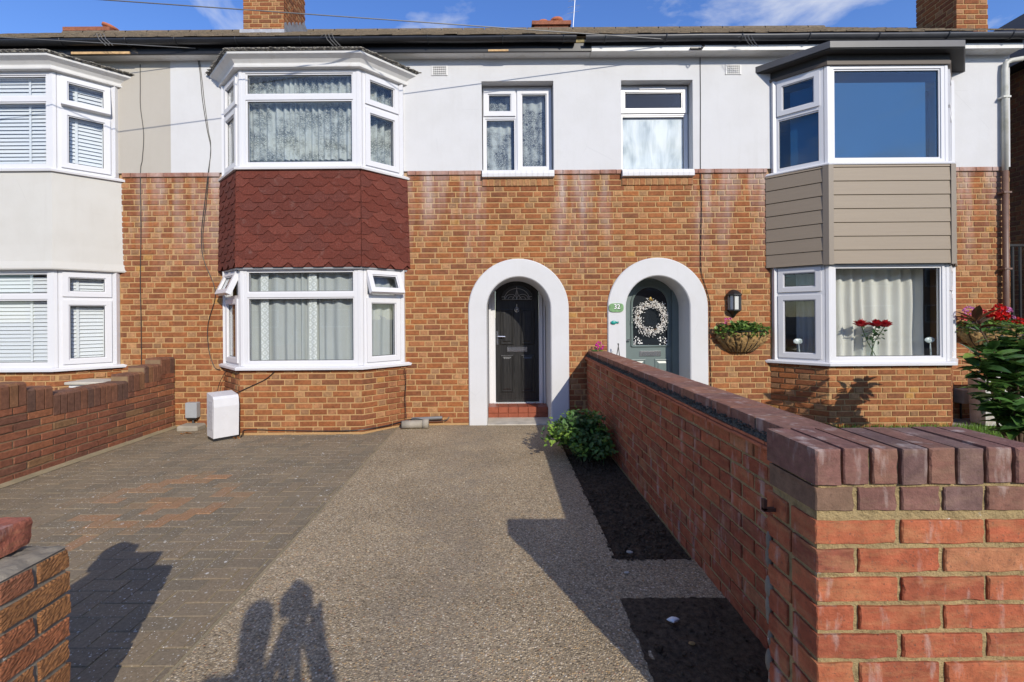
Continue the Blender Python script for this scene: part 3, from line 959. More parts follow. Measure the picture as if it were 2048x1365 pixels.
def window(house, p, q, z0, z1, cells, glass='glass', fw=0.05, name='window', label=None, sub=0.0):
    """upvc window on the line p->q. cells: (u0,u1,z0,z1,kind) in metres from p / absolute z; kind f,c,o (fixed, casement, open)"""
    u, n, L = unit(p, q)
    fr = MB((p[0], p[1], 0), u, n)
    # outer frame
    fr.box(0, fw, 0, 0.07, z0, z1); fr.box(L - fw, L, 0, 0.07, z0, z1)
    fr.box(fw, L - fw, 0, 0.07, z0, z0 + fw); fr.box(fw, L - fw, 0, 0.07, z1 - fw * 0.8, z1)
    fo = None
    panes = []; gask = []; sashes = []
    for (a, b, c, d, kind) in cells:
        if kind == 'f':
            # thin bead
            for r in ((a, a + 0.018, c, d), (b - 0.018, b, c, d), (a + 0.018, b - 0.018, c, c + 0.018), (a + 0.018, b - 0.018, d - 0.018, d)):
                fr.box(r[0], r[1], 0.012, 0.06, r[2], r[3])
            panes.append((a + 0.018, b - 0.018, c + 0.018, d - 0.018, 0.030, 0))
        else:
            w = 0.058
            s = MB((p[0], p[1], 0), u, n)
            prof = [(a, a + w, c, d), (b - w, b, c, d), (a + w, b - w, c, c + w), (a + w, b - w, d - w, d)]
            for r in prof: s.box(r[0], r[1], -0.018, 0.045, r[2], r[3])
            for r in ((a + w, a + w + 0.012, c + w, d - w), (b - w - 0.012, b - w, c + w, d - w), (a + w + 0.012, b - w - 0.012, c + w, c + w + 0.012), (a + w + 0.012, b - w - 0.012, d - w - 0.012, d - w)):
                s.box(r[0], r[1], -0.004, 0.04, r[2], r[3])
            ang = {'c': 0, 'o': 24, 'p': 9}[kind]
            sashes.append((s, d, ang))
            panes.append((a + w + 0.012, b - w - 0.012, c + w + 0.012, d - w - 0.012, 0.015, (ang, d)))
    # bars between cells: everything inside the frame that is no cell
    us = sorted(set([fw, L - fw] + [v for c in cells for v in c[:2]]))
    zs = sorted(set([z0 + fw, z1 - fw * 0.8] + [v for c in cells for v in c[2:4]]))
    for a, b in zip(us, us[1:]):
        for c, d in zip(zs, zs[1:]):
            mu, mz = (a + b) / 2, (c + d) / 2
            if b - a < 1e-4 or d - c < 1e-4: continue
            if any(k[0] < mu < k[1] and k[2] < mz < k[3] for k in cells): continue
            fr.box(a, b, 0.001, 0.068, c, d)
    fo = fr.build(name, M['upvc'], house)
    if label: fo['label'] = label
    def swing(mb, ang, ztop):
        if ang:
            hinge = Vector((p[0], p[1], ztop)) + n * 0.01
            rot = Matrix.Rotation(R(-ang), 4, u)
            T = Matrix.Translation(hinge) @ rot @ Matrix.Translation(-hinge)
            mb.v = [T @ v for v in mb.v]
    for (s, d, ang) in sashes:
        swing(s, ang, d)
        s.build('casement', M['upvc'], fo)
    for (a, b, c, d, y, sw) in panes:
        pm = MB((p[0], p[1], 0), u, n)
        pm.box(a - 0.004, b + 0.004, y, y + 0.004, c - 0.004, d + 0.004)
        gk = MB((p[0], p[1], 0), u, n)
        t = 0.006
        for r in ((a - 0.001, a + t, c, d), (b - t, b + 0.001, c, d), (a + t, b - t, c - 0.001, c + t), (a + t, b - t, d - t, d + 0.001)):
            gk.box(r[0], r[1], y - 0.004, y - 0.001, r[2], r[3])
        if sw:
            swing(pm, *sw); swing(gk, *sw)
        pm.build('pane', M[glass], fo)
        gk.build('gasket', M['gasket'], fo)
    return fo

def curtain(name, label, pts, z0, z1, mat, amp=0.02, wl=0.09, seed=0, zw=None, cat='curtain', gather=0.0, top=None):
    """pleated sheet hanging along a polyline"""
    rnd = random.Random(seed)
    segs = []
    tot = 0
    for a, b in zip(pts, pts[1:]):
        u, n, L = unit(a, b); segs.append((a, u, n, L, tot)); tot += L
    ds = 0.012
    N = int(tot / ds); K = 14
    ph = [0.0]
    for i in range(N):
        s = i * ds
        f = 1.0 / (wl * max(0.35, 1 + 0.95 * mnoise.noise(Vector((s * 3.1, seed * 3.1, 0)))))
        ph.append(ph[-1] + 2 * math.pi * f * ds)
    vs = []; fs = []
    for i in range(N + 1):
        s = min(i * ds, tot - 1e-5)
        for (a, u, n, L, t0) in segs:
            if s <= t0 + L: break
        base = Vector((a[0], a[1], 0)) + u * (s - t0)
        for k in range(K + 1):
            w = k / K
            zz = z0 + (z1 - z0) * w
            if k == 0 and gather: zz += gather * mnoise.noise(Vector((s * 5, seed, 0)))
            if k == K: zz += 0.012 * math.sin(ph[i] * 0.5)
            am = amp * (0.65 + 0.35 * (1 - w)) * (1 + 0.95 * mnoise.noise(Vector((s * 4.3, seed, 7))))
            sway = 0.012 * mnoise.noise(Vector((s * 4, w * 2.2, seed)))
            off = am * math.sin(ph[i] + 0.5 * mnoise.noise(Vector((s * 2, w * 1.7, seed + 3)))) + sway
            vs.append(tuple(base - n * (0.02 + off) + Vector((0, 0, zz))))
    for i in range(N):
        for k in range(K):
            a = i * (K + 1) + k
            fs.append((a, a + K + 1, a + K + 2, a + 1))
    mb = MB().add(vs, fs); mb.smooth = True
    o = mb.build(name, mat, None, fix=False)
    return tag(o, label, cat)

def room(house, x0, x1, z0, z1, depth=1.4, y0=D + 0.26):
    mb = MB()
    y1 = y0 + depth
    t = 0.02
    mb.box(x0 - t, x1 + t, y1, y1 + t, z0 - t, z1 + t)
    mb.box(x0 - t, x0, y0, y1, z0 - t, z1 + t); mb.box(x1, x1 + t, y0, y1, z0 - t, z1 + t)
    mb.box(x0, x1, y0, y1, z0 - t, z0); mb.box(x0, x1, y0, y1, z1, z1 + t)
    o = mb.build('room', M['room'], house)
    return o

Z_SILL0, Z_SILL1 = 0.800, 0.842
Z_G0, Z_G1 = 0.842, 2.055
Z_AP0, Z_AP1 = 2.055, 3.250
Z_U0, Z_U1 = 3.292, 4.492
Z_BAND0, Z_BAND1 = 3.312, 3.368
Z_SOF = 4.855
H_L = thing('terraced_house', 'left terraced house with cream rendered bay and white venetian blinds', 'house', (-6.2, D, 0), 'terraced houses')
H_M = thing('terraced_house', 'middle terraced house with red shingled bay and black front door', 'house', (-1.6, D, 0), 'terraced houses')
H_R = thing('terraced_house', 'right terraced house with taupe boarded bay and grey green arched door', 'house', (3.9, D, 0), 'terraced houses')
CX_L, CX_M, CX_R = -6.24, -2.465, 4.775
ARCH_M, ARCH_R = 0.232, 2.072
R_OUT, R_IN, Z_SPR = 0.664, 0.423, 1.532
WIN_M = (-0.236, 0.715, 3.368, 4.546)
WIN_R = (1.609, 2.556, 3.368, 4.546)

def bay_hole(cx, z0, z1): return (cx - 1.14, cx + 1.14, z0, z1)

def facade(house, x0, x1, cx, arch, win, rmat):
    holes = [bay_hole(cx, Z_G0, Z_AP0)]
    if arch is not None: holes.append((arch - R_IN - 0.03, arch + R_IN + 0.03, -0.1, Z_SPR + R_IN + 0.03))
    holed_panel('wall', x0, x1, 0.0 - 0.1, Z_BAND0, holes, D + 0.007, D + 0.26, M['mortar'], house)
    holes = [bay_hole(cx, Z_U0, Z_U1)]
    if win: holes.append(win)
    holed_panel('render', x0, x1, Z_BAND1 - 0.004, Z_SOF + 0.02, holes, D - 0.008, D + 0.26, M[rmat], house)
    holed_panel('lintel_course', x0, x1, Z_BAND0, Z_BAND1 - 0.004, [win] if win else [], D + 0.02, D + 0.26, M['mortar'], house)
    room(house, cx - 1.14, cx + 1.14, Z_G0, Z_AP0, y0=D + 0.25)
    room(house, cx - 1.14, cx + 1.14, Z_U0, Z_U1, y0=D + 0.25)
    # bricks
    def hl(za, zb, p0, u):
        ex = [(cx - HT + 0.01 - p0.x, cx + HT - 0.01 - p0.x)] if za < Z_AP1 + 0.03 else []
        if arch is not None:
            zm = (za + zb) / 2
            if zm < Z_SPR: ex.append((arch - R_OUT + 0.015 - p0.x, arch + R_OUT - 0.015 - p0.x))
            elif zm < Z_SPR + R_OUT - 0.02:
                w = math.sqrt(max(0, (R_OUT - 0.015) ** 2 - (zm - Z_SPR) ** 2))
                ex.append((arch - w - p0.x, arch + w - p0.x))
        if win and zb > 3.172 and za < 3.30: ex.append((win[0] - 0.004 - p0.x, win[1] + 0.004 - p0.x))
        return ex
    b = lay((x0, D), (x1, D), 0.03, Z_BAND0, PAL_HOUSE_S, PAL_HOUSE_H, holes=hl, depth=0.03, start=random.uniform(0, 0.2))
    # bay base
    pts = bay_pts(cx)
    for a, c in zip(pts, pts[1:]):
        b += lay(a, c, 0.03, Z_SILL0, PAL_HOUSE_S, PAL_HOUSE_H, depth=0.03, start=random.uniform(0, 0.2))
    place_bricks(b, house, M['brick'])
    # projecting band of bricks on edge
    def hb(za, zb, p0, u):
        ex = [(cx - HT - 0.03 - p0.x, cx + HT + 0.03 - p0.x)]
        if win: ex.append((win[0] - 0.004 - p0.x, win[1] + 0.004 - p0.x))
        return ex
    bb = lay((x0, D - 0.016), (x1, D - 0.016), Z_BAND0, Z_BAND1 + 0.003, [(1, (0.33, 0.17, 0.12)), (1, (0.28, 0.14, 0.105)), (1, (0.36, 0.20, 0.15))], None, course=0.2, joint=0.006, bond='stretcher', depth=0.06, holes=hb)
    place_bricks(bb, house, M['brick'], 'band_brick', 300, 0.003)
    core = bay_loft(cx, [(-0.1, -0.007), (Z_SILL0 - 0.001, -0.007)]).build('bay_base', M['mortar'], house)
    # sills
    s1 = bay_loft(cx, [(Z_SILL0, 0.055), (Z_SILL0 + 0.026, 0.058), (Z_SILL1, 0.035), (Z_SILL1 + 0.001, -0.12)]).build('window_sill', M['upvc'], house)
    return core

def bay_posts(house, cx, z0, z1, off):
    p = bay_pts(cx, off)
    for k in (1, 2):
        a = p[k]
        s = -1 if k == 1 else 1
        mb = MB()
        r = 0.042
        poly = []
        for i in range(8):
            an = math.pi / 8 + i * math.pi / 4
            poly.append((a[0] - s * 0.022 + r * math.cos(an), a[1] + 0.034 + r * math.sin(an)))
        mb.prism(poly, z0 + 0.002, z1 - 0.002)
        mb.build('corner_post', M['upvc'], house)
    for k in (0, 3):
        a = p[k]
        s = -1 if k == 0 else 1
        MB().box(a[0] - (0.045 if s > 0 else -0.005), a[0] + (0.005 if s > 0 else 0.045), D - 0.055, D + 0.0, z0 + 0.002, z1 - 0.002).build('edge_post', M['upvc'], house)

def shrink(p, q, a, b):
    u, n, L = unit(p, q)
    return (p[0] + u.x * a, p[1] + u.y * a), (q[0] - u.x * b, q[1] - u.y * b)

WOFF = -0.015
def bay_windows(house, cx, z0, z1, front, left, right, glass='glass'):
    """each of front/left/right: function L -> cells, or None"""
    p = bay_pts(cx, WOFF)
    bay_posts(house, cx, z0, z1, WOFF)
    for (i, fn, a, b) in ((0, left, 0.045, 0.035), (1, front, 0.035, 0.035), (2, right, 0.035, 0.045)):
        if fn is None: continue
        P, Q = shrink(p[i], p[i + 1], a, b)
        L = unit(P, Q)[2]
        window(house, P, Q, z0, z1, fn(L), glass)

def cells_front(z0, z1, ztb, ztt):
    return lambda L: [(0.05, L - 0.05, z0 + 0.05, ztb, 'f'), (0.05, L - 0.05, ztt, z1 - 0.04, 'f')]
def cells_side(z0, z1, zt, top='c', low='c'):
    return lambda L: [(0.035, L - 0.035, z0 + 0.035, zt - 0.022, low), (0.035, L - 0.035, zt + 0.022, z1 - 0.03, top)]

# middle and left houses share the plain layout
facade(H_L, -9.2, XL, CX_L, None, None, 'render_cream')
facade(H_M, XL, XM, CX_M, ARCH_M, WIN_M, 'render_white')
facade(H_R, XM, XR, CX_R, ARCH_R, WIN_R, 'render_white')

# ---- middle bay
bay_windows(H_M, CX_M, Z_G0, Z_G1, cells_front(Z_G0, Z_G1, 1.690, 1.745), cells_side(Z_G0, Z_G1, 1.70, 'o'), cells_side(Z_G0, Z_G1, 1.70, 'o'))
bay_windows(H_M, CX_M, Z_U0, Z_U1, cells_front(Z_U0, Z_U1, 4.125, 4.185), cells_side(Z_U0, Z_U1, 4.07), cells_side(Z_U0, Z_U1, 4.07))
# shingled apron
ap = bay_loft(CX_M, [(Z_AP0, 0.030), (Z_AP0 + 0.02, 0.034), (Z_AP1 - 0.03, 0.012), (Z_AP1, 0.012)]).build('shingle_apron', M['shingle'], H_M)
MB_cols = [(0.120, 0.032, 0.022), (0.130, 0.035, 0.024), (0.110, 0.031, 0.022), (0.140, 0.040, 0.028), (0.114, 0.035, 0.026)]
at = ap.data.attributes.new('tint', 'FLOAT_COLOR', 'POINT')
at.data.foreach_set('color', [0.115, 0.034, 0.025, 1.0] * len(ap.data.vertices))
sh_cache = {}
def shingle_mesh(x0, x1, hh, w, ck, first):
    """tab with clipped lower corners; x measured from tab centre, cut to x0..x1"""
    key = (round(x0, 3), round(x1, 3), round(hh, 3), ck, first)
    if key in sh_cache: return sh_cache[key]
    f = 0.065; ch = 0.056
    poly = [(-w / 2, ch), (-w / 2 + f, 0), (w / 2 - f, 0), (w / 2, ch), (w / 2, hh), (-w / 2, hh)]
    def clip(poly, lim, sgn):
        out = []
        for i, a in enumerate(poly):
            b = poly[(i + 1) % len(poly)]
            ia = sgn * (a[0] - lim) <= 0; ib = sgn * (b[0] - lim) <= 0
            if ia: out.append(a)
            if ia != ib:
                t = (lim - a[0]) / (b[0] - a[0]); out.append((lim, a[1] + t * (b[1] - a[1])))
        return out
    if x1 < w / 2 - 1e-4: poly = clip(poly, x1, 1)
    if x0 > -w / 2 + 1e-4 and poly: poly = clip(poly, x0, -1)
    if len(poly) < 3: return None
    n = len(poly)
    vs = []
    for th in (0.0, 1.0):      # outer then inner skin; the tail stands proud, the head is tucked in
        for (x, z) in poly:
            k = 1 - z / hh
            vs.append((x, -(0.005 + 0.015 * k) + th * 0.007, z))
    fs = [tuple(range(n)), tuple(range(2 * n - 1, n - 1, -1))] + [(i, n + i, n + (i + 1) % n, (i + 1) % n) for i in range(n)]
    me = bpy.data.meshes.new('shingle'); me.from_pydata(vs, [], fs)
    a2 = me.attributes.new('tint', 'FLOAT_COLOR', 'POINT')
    a2.data.foreach_set('color', list((*MB_cols[ck], 1.0)) * len(vs))
    me.materials.append(M['shingle'])
    sh_cache[key] = me
    return me
W_SH = 0.246; ROW = 0.0985
for r in range(12):
    zb = Z_AP0 + 0.004 + r * ROW
    hh = min(0.15, Z_AP1 - zb)
    off = 0.034 - 0.022 * (r / 12)
    pts = bay_pts(CX_M, off)
    for k, (a, b) in enumerate(zip(pts, pts[1:])):
        u, n, L = unit(a, b)
        s0 = -W_SH + (0 if r % 2 else W_SH / 2) + (0.03 if k else 0.07)
        i = 0
        while s0 < L:
            lo, hi = max(s0, 0), min(s0 + W_SH, L)
            if hi - lo > 0.02:
                c = s0 + W_SH / 2
                me = shingle_mesh(lo - c, hi - c, hh, W_SH, random.randrange(5), 0)
                if me:
                    o = bpy.data.objects.new('shingle', me); COL.objects.link(o)
                    o.parent = ap
                    m = Matrix((u, -n, Vector((0, 0, 1)))).transposed().to_4x4()
                    m.translation = Vector((a[0], a[1], zb + random.uniform(-0.002, 0.002))) + u * c + n * random.uniform(0, 0.0015)
                    o.matrix_basis = m @ Matrix.Rotation(R(random.uniform(-0.35, 0.35)), 4, 'Y')
            s0 += W_SH
bay_loft(CX_M, [(Z_AP0 - 0.022, 0.02), (Z_AP0 - 0.002, 0.026)]).build('head_trim', M['grey_plastic'], H_M)
bay_loft(CX_M, [(Z_AP1, 0.05), (Z_AP1 + 0.022, 0.055), (Z_U0, 0.03), (Z_U0 + 0.001, -0.12)]).build('window_sill', M['upvc'], H_M)

def cornice(house, cx, edge):
    bay_loft(cx, [(Z_U1, 0.018), (Z_U1 + 0.004, 0.046), (Z_U1 + 0.024, 0.05), (Z_U1 + 0.03, 0.034), (Z_U1 + 0.055, 0.04), (Z_U1 + 0.09, 0.07), (Z_U1 + 0.125, 0.125), (Z_U1 + 0.135, 0.128), (Z_U1 + 0.150, 0.130)]).build('bay_cornice', M['paint_white'], house)
    # ragged felt roof edge
    mb = MB()
    rings = [(Z_U1 + 0.152, 0.140), (Z_U1 + 0.168, 0.152), (Z_U1 + 0.185, 0.146), (Z_U1 + 0.33, -0.36)]
    o = bay_loft(cx, rings).build('bay_roof', M['felt'], house)
    return o
cornice(H_M, CX_M, 'felt')
cornice(H_L, CX_L, 'felt')
# lumpy grey-white mortar edge to the bay roofs
for (h, cx) in ((H_M, CX_M), (H_L, CX_L)):
    pts = bay_pts(cx, 0.146)
    mb = MB()
    for a, b in zip(pts, pts[1:]):
        u, n, L = unit(a, b)
        s = 0.0
        while s < L:
            w = random.uniform(0.03, 0.09)
            c = Vector((a[0], a[1], Z_U1 + 0.172 + random.uniform(-0.004, 0.006))) + u * min(s, L) + n * random.uniform(-0.004, 0.006)
            mb.ball(c, random.uniform(0.006, 0.012), 6, 4, (2.6, 1.6, 0.7))
            s += w * 0.6
    mb.smooth = True
    mb.build('roof_edge_bedding', simple('lichened bedding mortar', (0.30, 0.28, 0.24), 0.95, ns=25, na=0.5, bs=60, bst=0.8, dirt=(20, 0.5, 0.6, 0.8, (0.06, 0.055, 0.05))) if cx == CX_M else bpy.data.materials['lichened bedding mortar'], h, fix=False)

# ---- left bay: cream apron
bay_windows(H_L, CX_L, Z_G0, Z_G1, cells_front(Z_G0, Z_G1, 1.690, 1.745), cells_side(Z_G0, Z_G1, 1.70), cells_side(Z_G0, Z_G1, 1.70))
bay_windows(H_L, CX_L, Z_U0, Z_U1, cells_front(Z_U0, Z_U1, 4.125, 4.185), cells_side(Z_U0, Z_U1, 4.07), cells_side(Z_U0, Z_U1, 4.07, 'p'))
bay_loft(CX_L, [(Z_AP0 - 0.004, 0.050), (Z_AP0 + 0.012, 0.056), (Z_AP0 + 0.10, 0.038), (Z_AP0 + 0.3, 0.030), (Z_AP1, 0.022)]).build('rendered_apron', M['render_cream_light'], H_L)
bay_loft(CX_L, [(Z_AP1, 0.05), (Z_AP1 + 0.022, 0.055), (Z_U0, 0.03), (Z_U0 + 0.001, -0.12)]).build('window_sill', M['upvc'], H_L)

# ---- right bay: boards
def one_pane(z0, z1): return lambda L: [(0.05, L - 0.05, z0 + 0.05, z1 - 0.04, 'f')]
bay_windows(H_R, CX_R, Z_G0, Z_G1, one_pane(Z_G0, Z_G1), cells_side(Z_G0, Z_G1, 1.70), cells_side(Z_G0, Z_G1, 1.70))
bay_windows(H_R, CX_R, Z_U0, Z_U1, one_pane(Z_U0, Z_U1), cells_side(Z_U0, Z_U1, 4.00, 'c', 'f'), cells_side(Z_U0, Z_U1, 4.00), 'glass_blue')
ca = bay_loft(CX_R, [(Z_AP0 - 0.01, 0.028), (Z_AP1 + 0.005, 0.028)]).build('board_apron', M['dark_trim'], H_R)
pts = bay_pts(CX_R, 0.03)
for (a, b) in zip(pts, pts[1:]):
    u, n, L = unit(a, b)
    z = Z_AP0 - 0.012; i = 0
    while z < Z_AP1 - 0.02:
        h = min(0.1685, Z_AP1 + 0.005 - z)
        mb = MB((a[0], a[1], 0), u, n)
        e0, e1 = (0.0, 0.045) if a[1] > b[1] else ((0.05, 0.05) if abs(a[1] - b[1]) < 0.01 else (0.045, 0.0))
        vs = [(e0, 0.0, z + 0.003), (L - e1, 0.0, z + 0.003), (L - e1, -0.014, z + 0.006), (e0, -0.014, z + 0.006), (e0, -0.007, z + h - 0.004), (L - e1, -0.007, z + h - 0.004), (L - e1, 0.0, z + h), (e0, 0.0, z + h)]
        mb.add(vs, [(0, 1, 2, 3), (3, 2, 5, 4), (4, 5, 6, 7), (0, 3, 4, 7), (1, 6, 5, 2), (0, 7, 6, 1)])
        mb.build('board', M['clad'], ca)
        z += h; i += 1
for k in (1, 2):
    a = pts[k]; s = -1 if k == 1 else 1
    MB().prism([(a[0] - s * 0.048, a[1] - 0.022), (a[0] - s * 0.048, a[1] + 0.01), (a[0] + s * 0.03, a[1] + 0.05), (a[0] + s * 0.052, a[1] + 0.028), (a[0] + s * 0.012, a[1] - 0.022)], Z_AP0 - 0.016, Z_AP1 + 0.002).build('corner_trim', simple('taupe trim', (0.235, 0.195, 0.15), 0.5) if k == 1 else bpy.data.materials['taupe trim'], ca)
bay_loft(CX_R, [(Z_AP1 + 0.006, 0.048), (Z_AP1 + 0.018, 0.052), (Z_U0, 0.03), (Z_U0 + 0.001, -0.12)]).build('window_sill', M['upvc'], H_R)
bay_loft(CX_R, [(Z_AP0 - 0.024, 0.006), (Z_AP0 - 0.012, 0.006)]).build('head_trim', M['grey_plastic'], H_R)
# flat grey canopy
bay_loft(CX_R, [(Z_U1, 0.012), (Z_U1 + 0.040, 0.016)]).build('canopy_trim', M['brown_trim'], H_R)
bay_loft(CX_R, [(Z_U1 + 0.041, 0.004), (Z_U1 + 0.125, 0.004)]).build('canopy_upstand', M['dark_trim'], H_R)
bay_loft(CX_R, [(Z_U1 + 0.1255, 0.128), (Z_U1 + 0.135, 0.128)]).build('canopy_soffit', M['dark_trim'], H_R)
bay_loft(CX_R, [(Z_U1 + 0.136, 0.122), (Z_U1 + 0.1365, 0.142), (Z_U1 + 0.212, 0.142), (Z_U1 + 0.218, 0.136)]).build('canopy_fascia', M['grey_fascia'], H_R)

# ---- small first-floor windows
YW = D + 0.135
def small_sill(house, w):
    n = 13
    W = (w[1] - w[0]) / n
    so_ = MB().box(w[0], w[1], D - 0.045, D + 0.2, 3.268, 3.352).build('window_sill', M['sill_white'], house)
    for i in range(n):
        x = w[0] + W * i
        mb = MB()
        a, b = x + 0.0012, x + W - 0.0012
        prof = [(D - 0.03, 3.262), (D - 0.058, 3.27), (D - 0.062, 3.31), (D - 0.050, 3.345), (D - 0.02, 3.364), (D + 0.16, 3.372), (D + 0.16, 3.262)]
        m = len(prof)
        vs = [(a, p[0], p[1]) for p in prof] + [(b, p[0], p[1]) for p in prof]
        mb.add(vs, [tuple(range(m)), tuple(range(2 * m - 1, m - 1, -1))] + [(k, m + k, m + (k + 1) % m, (k + 1) % m) for k in range(m)])
        mb.build('sill_tile', M['sill_white'], so_)
    n = 12
    b = []
    W = (w[1] - w[0]) / n
    for i in range(n):
        b.append(Brick(Vector((w[0] + W * (i + 0.5), D - 0.014, 3.209)), Vector((1, 0, 0)), Vector((0, -1, 0)), round(W - 0.012, 3), 0.098, 0.05, pick(PAL_HOUSE_H), random.randrange(4)))
    place_bricks(b, house, M['brick'], 'soldier_brick')
    MB().box(w[0] + 0.002, w[1] - 0.002, D - 0.008, D + 0.1, 3.16, 3.2605).build('soldier_bed', M['mortar'], house)
for (house, w) in ((H_M, WIN_M), (H_R, WIN_R)):
    small_sill(house, w)
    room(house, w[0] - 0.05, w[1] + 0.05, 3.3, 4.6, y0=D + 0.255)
    for x in ((w[0] + w[1]) / 2,):
        pass
wl_ = WIN_M[1] - WIN_M[0] - 0.02
window(H_M, (WIN_M[0] + 0.012, YW), (WIN_M[1] - 0.008, YW), 3.374, 4.536, [(0.012, 0.44, 4.14, 4.495, 'c'), (0.03, 0.44, 3.40, 4.11, 'f'), (0.462, wl_ - 0.012, 3.39, 4.495, 'c')], fw=0.028)
wl_ = WIN_R[1] - WIN_R[0] - 0.02
window(H_R, (WIN_R[0] + 0.008, YW), (WIN_R[1] - 0.012, YW), 3.374, 4.536, [(0.012, wl_ - 0.012, 4.165, 4.51, 'c'), (0.03, wl_ - 0.03, 3.40, 4.14, 'f')], fw=0.028)
MB().cbox(1.88, 2.24, YW - 0.035, YW - 0.016, 4.475, 4.505, 0.004).build('trickle_vent', M['upvc'], H_R)

# air bricks
def air_vent(house, x0, x1, z0, z1):
    o = MB().box(x0, x1, D - 0.0115, D - 0.0085, z0, z1).build('air_vent', M['gasket'], house)
    mb = MB()
    nx, nz = 7, 4
    mb.box(x0 - 0.006, x0 + 0.012, D - 0.019, D - 0.005, z0 - 0.006, z1 + 0.006); mb.box(x1 - 0.012, x1 + 0.006, D - 0.019, D - 0.005, z0 - 0.006, z1 + 0.006)
    for i in range(nz + 1):
        z = z0 + (z1 - z0) * i / nz
        mb.box(x0 + 0.012, x1 - 0.012, D - 0.018, D - 0.0125, z - 0.0045, z + 0.0045)
    mb.build('grille', M['paint_white'], o)
    mb = MB()
    for i in range(1, nx):
        x = x0 + (x1 - x0) * i / nx
        mb.box(x - 0.0045, x + 0.0045, D - 0.0165, D - 0.0125, z0 + 0.0, z1)
    mb.build('grille', M['paint_white'], o)
air_vent(H_M, -0.885, -0.69, 4.63, 4.745)
air_vent(H_R, 2.995, 3.19, 4.615, 4.73)

# ---- arched door surrounds
def arch_poly(r, n=28, zb=0.0):
    return [(-r, zb)] + [(-r * math.cos(math.pi * i / n), Z_SPR + r * math.sin(math.pi * i / n)) for i in range(n + 1)] + [(r, zb)]
def surround(house, ax, dep):
    mb = MB()
    n = 36
    yf, yb = D - 0.022, D + dep
    po = [(ax + x, z) for (x, z) in arch_poly(R_OUT, n, -0.03)]
    pi_ = [(ax + x, z) for (x, z) in arch_poly(R_IN, n, -0.03)]
    m = len(po)
    e = 0.012
    ring = [[(p[0], yb, p[1]) for p in po], [(p[0], yf + e, p[1]) for p in po]]
    def scale(p, k):
        dx, dz = p[0] - ax, p[1] - min(p[1], Z_SPR)
        l = math.hypot(dx, dz); return (ax + dx * (l + k) / l, p[1] + dz * k / l if l else p[1])
    ring.append([(scale(p, -e)[0], yf, scale(p, -e)[1]) for p in po])
    ring.append([(scale(p, e)[0], yf, scale(p, e)[1]) for p in pi_])
    ring.append([(p[0], yf + e, p[1]) for p in pi_])
    ring.append([(p[0], yb, p[1]) for p in pi_])
    vs = [v for r_ in ring for v in r_]
    fs = []
    for k in range(len(ring)):
        k2 = (k + 1) % len(ring)
        for i in range(m - 1):
            fs.append((k * m + i, k * m + i + 1, k2 * m + i + 1, k2 * m + i))
    fs.append(tuple(k * m for k in range(len(ring))))
    fs.append(tuple(k * m + m - 1 for k in reversed(range(len(ring)))))
    mb.add(vs, fs)
    return mb.build('door_surround', M['render_white'], house)
surround(H_M, ARCH_M, 0.80); surround(H_R, ARCH_R, 0.45)

# ---- middle front door
YD = D + 0.76
def frame_rect(mb, x0, x1, z0, z1, w, y0, y1):
    mb.box(x0, x0 + w, y0, y1, z0, z1); mb.box(x1 - w, x1, y0, y1, z0, z1)
    mb.box(x0 + w, x1 - w, y0, y1, z0, z0 + w); mb.box(x0 + w, x1 - w, y0, y1, z1 - w, z1)
def raised_panel(parent, x0, x1, z0, z1, y, mat, name='door_panel'):
    mb = MB()
    a, b = 0.018, 0.05
    R0 = [(x0, z0), (x1, z0), (x1, z1), (x0, z1)]
    def ins(k): return [(x0 + k, z0 + k), (x1 - k, z0 + k), (x1 - k, z1 - k), (x0 + k, z1 - k)]
    rings = [(0.0, y + 0.004), (0.0, y - 0.001), (0.008, y - 0.010), (0.018, y - 0.012), (0.026, y - 0.002), (0.034, y - 0.001), (0.062, y - 0.011)]
    vs = []; fs = []
    for (k, yy) in rings: vs += [(p[0], yy, p[1]) for p in ins(k)]
    for r in range(len(rings) - 1):
        for i in range(4): fs.append((r * 4 + i, r * 4 + (i + 1) % 4, (r + 1) * 4 + (i + 1) % 4, (r + 1) * 4 + i))
    m = 4 * (len(rings) - 1); fs.append((m, m + 1, m + 2, m + 3))
    mb.add(vs, fs)
    return mb.build(name, mat, parent)
DX0, DX1 = -0.0855, 0.559
ZD0 = 0.160
frame = MB()
frame.box(ARCH_M - R_IN - 0.02, DX0, YD - 0.03, YD + 0.06, 0.10, 2.2)
frame.box(DX1, ARCH_M + R_IN + 0.02, YD - 0.03, YD + 0.06, 0.10, 2.2)
frame.box(-0.178, -0.150, YD - 0.075, YD - 0.031, 0.156, 2.1); frame.box(0.585, 0.605, YD - 0.075, YD - 0.031, 0.156, 2.1); frame.box(0.625, 0.645, YD - 0.10, YD - 0.031, 0.156, 2.1)
frame.box(DX0, DX1, YD - 0.03, YD + 0.06, 1.955, 2.2)
frame.box(-0.12, 0.60, YD - 0.055, YD + 0.06, 0.10, ZD0)
frame.build('door_frame', M['upvc'], H_M)
door = MB().box(DX0 + 0.003, DX1 - 0.003, YD, YD + 0.045, ZD0 + 0.004, 1.953).build('front_door', M['door_black'], H_M)
door['label'] = 'black panelled front door with half moon glass'
cxd = (DX0 + DX1) / 2
for (x0, x1) in ((-0.020, 0.188), (0.286, 0.500)):
    raised_panel(door, x0, x1, 1.010, 1.545, YD - 0.0005, M['door_black'])
    raised_panel(door, x0, x1, 0.305, 0.868, YD - 0.0005, M['door_black'])
MB().box(DX0 + 0.02, DX1 - 0.02, YD - 0.014, YD - 0.001, ZD0 + 0.01, ZD0 + 0.035).build('weather_bar', M['door_black'], door)
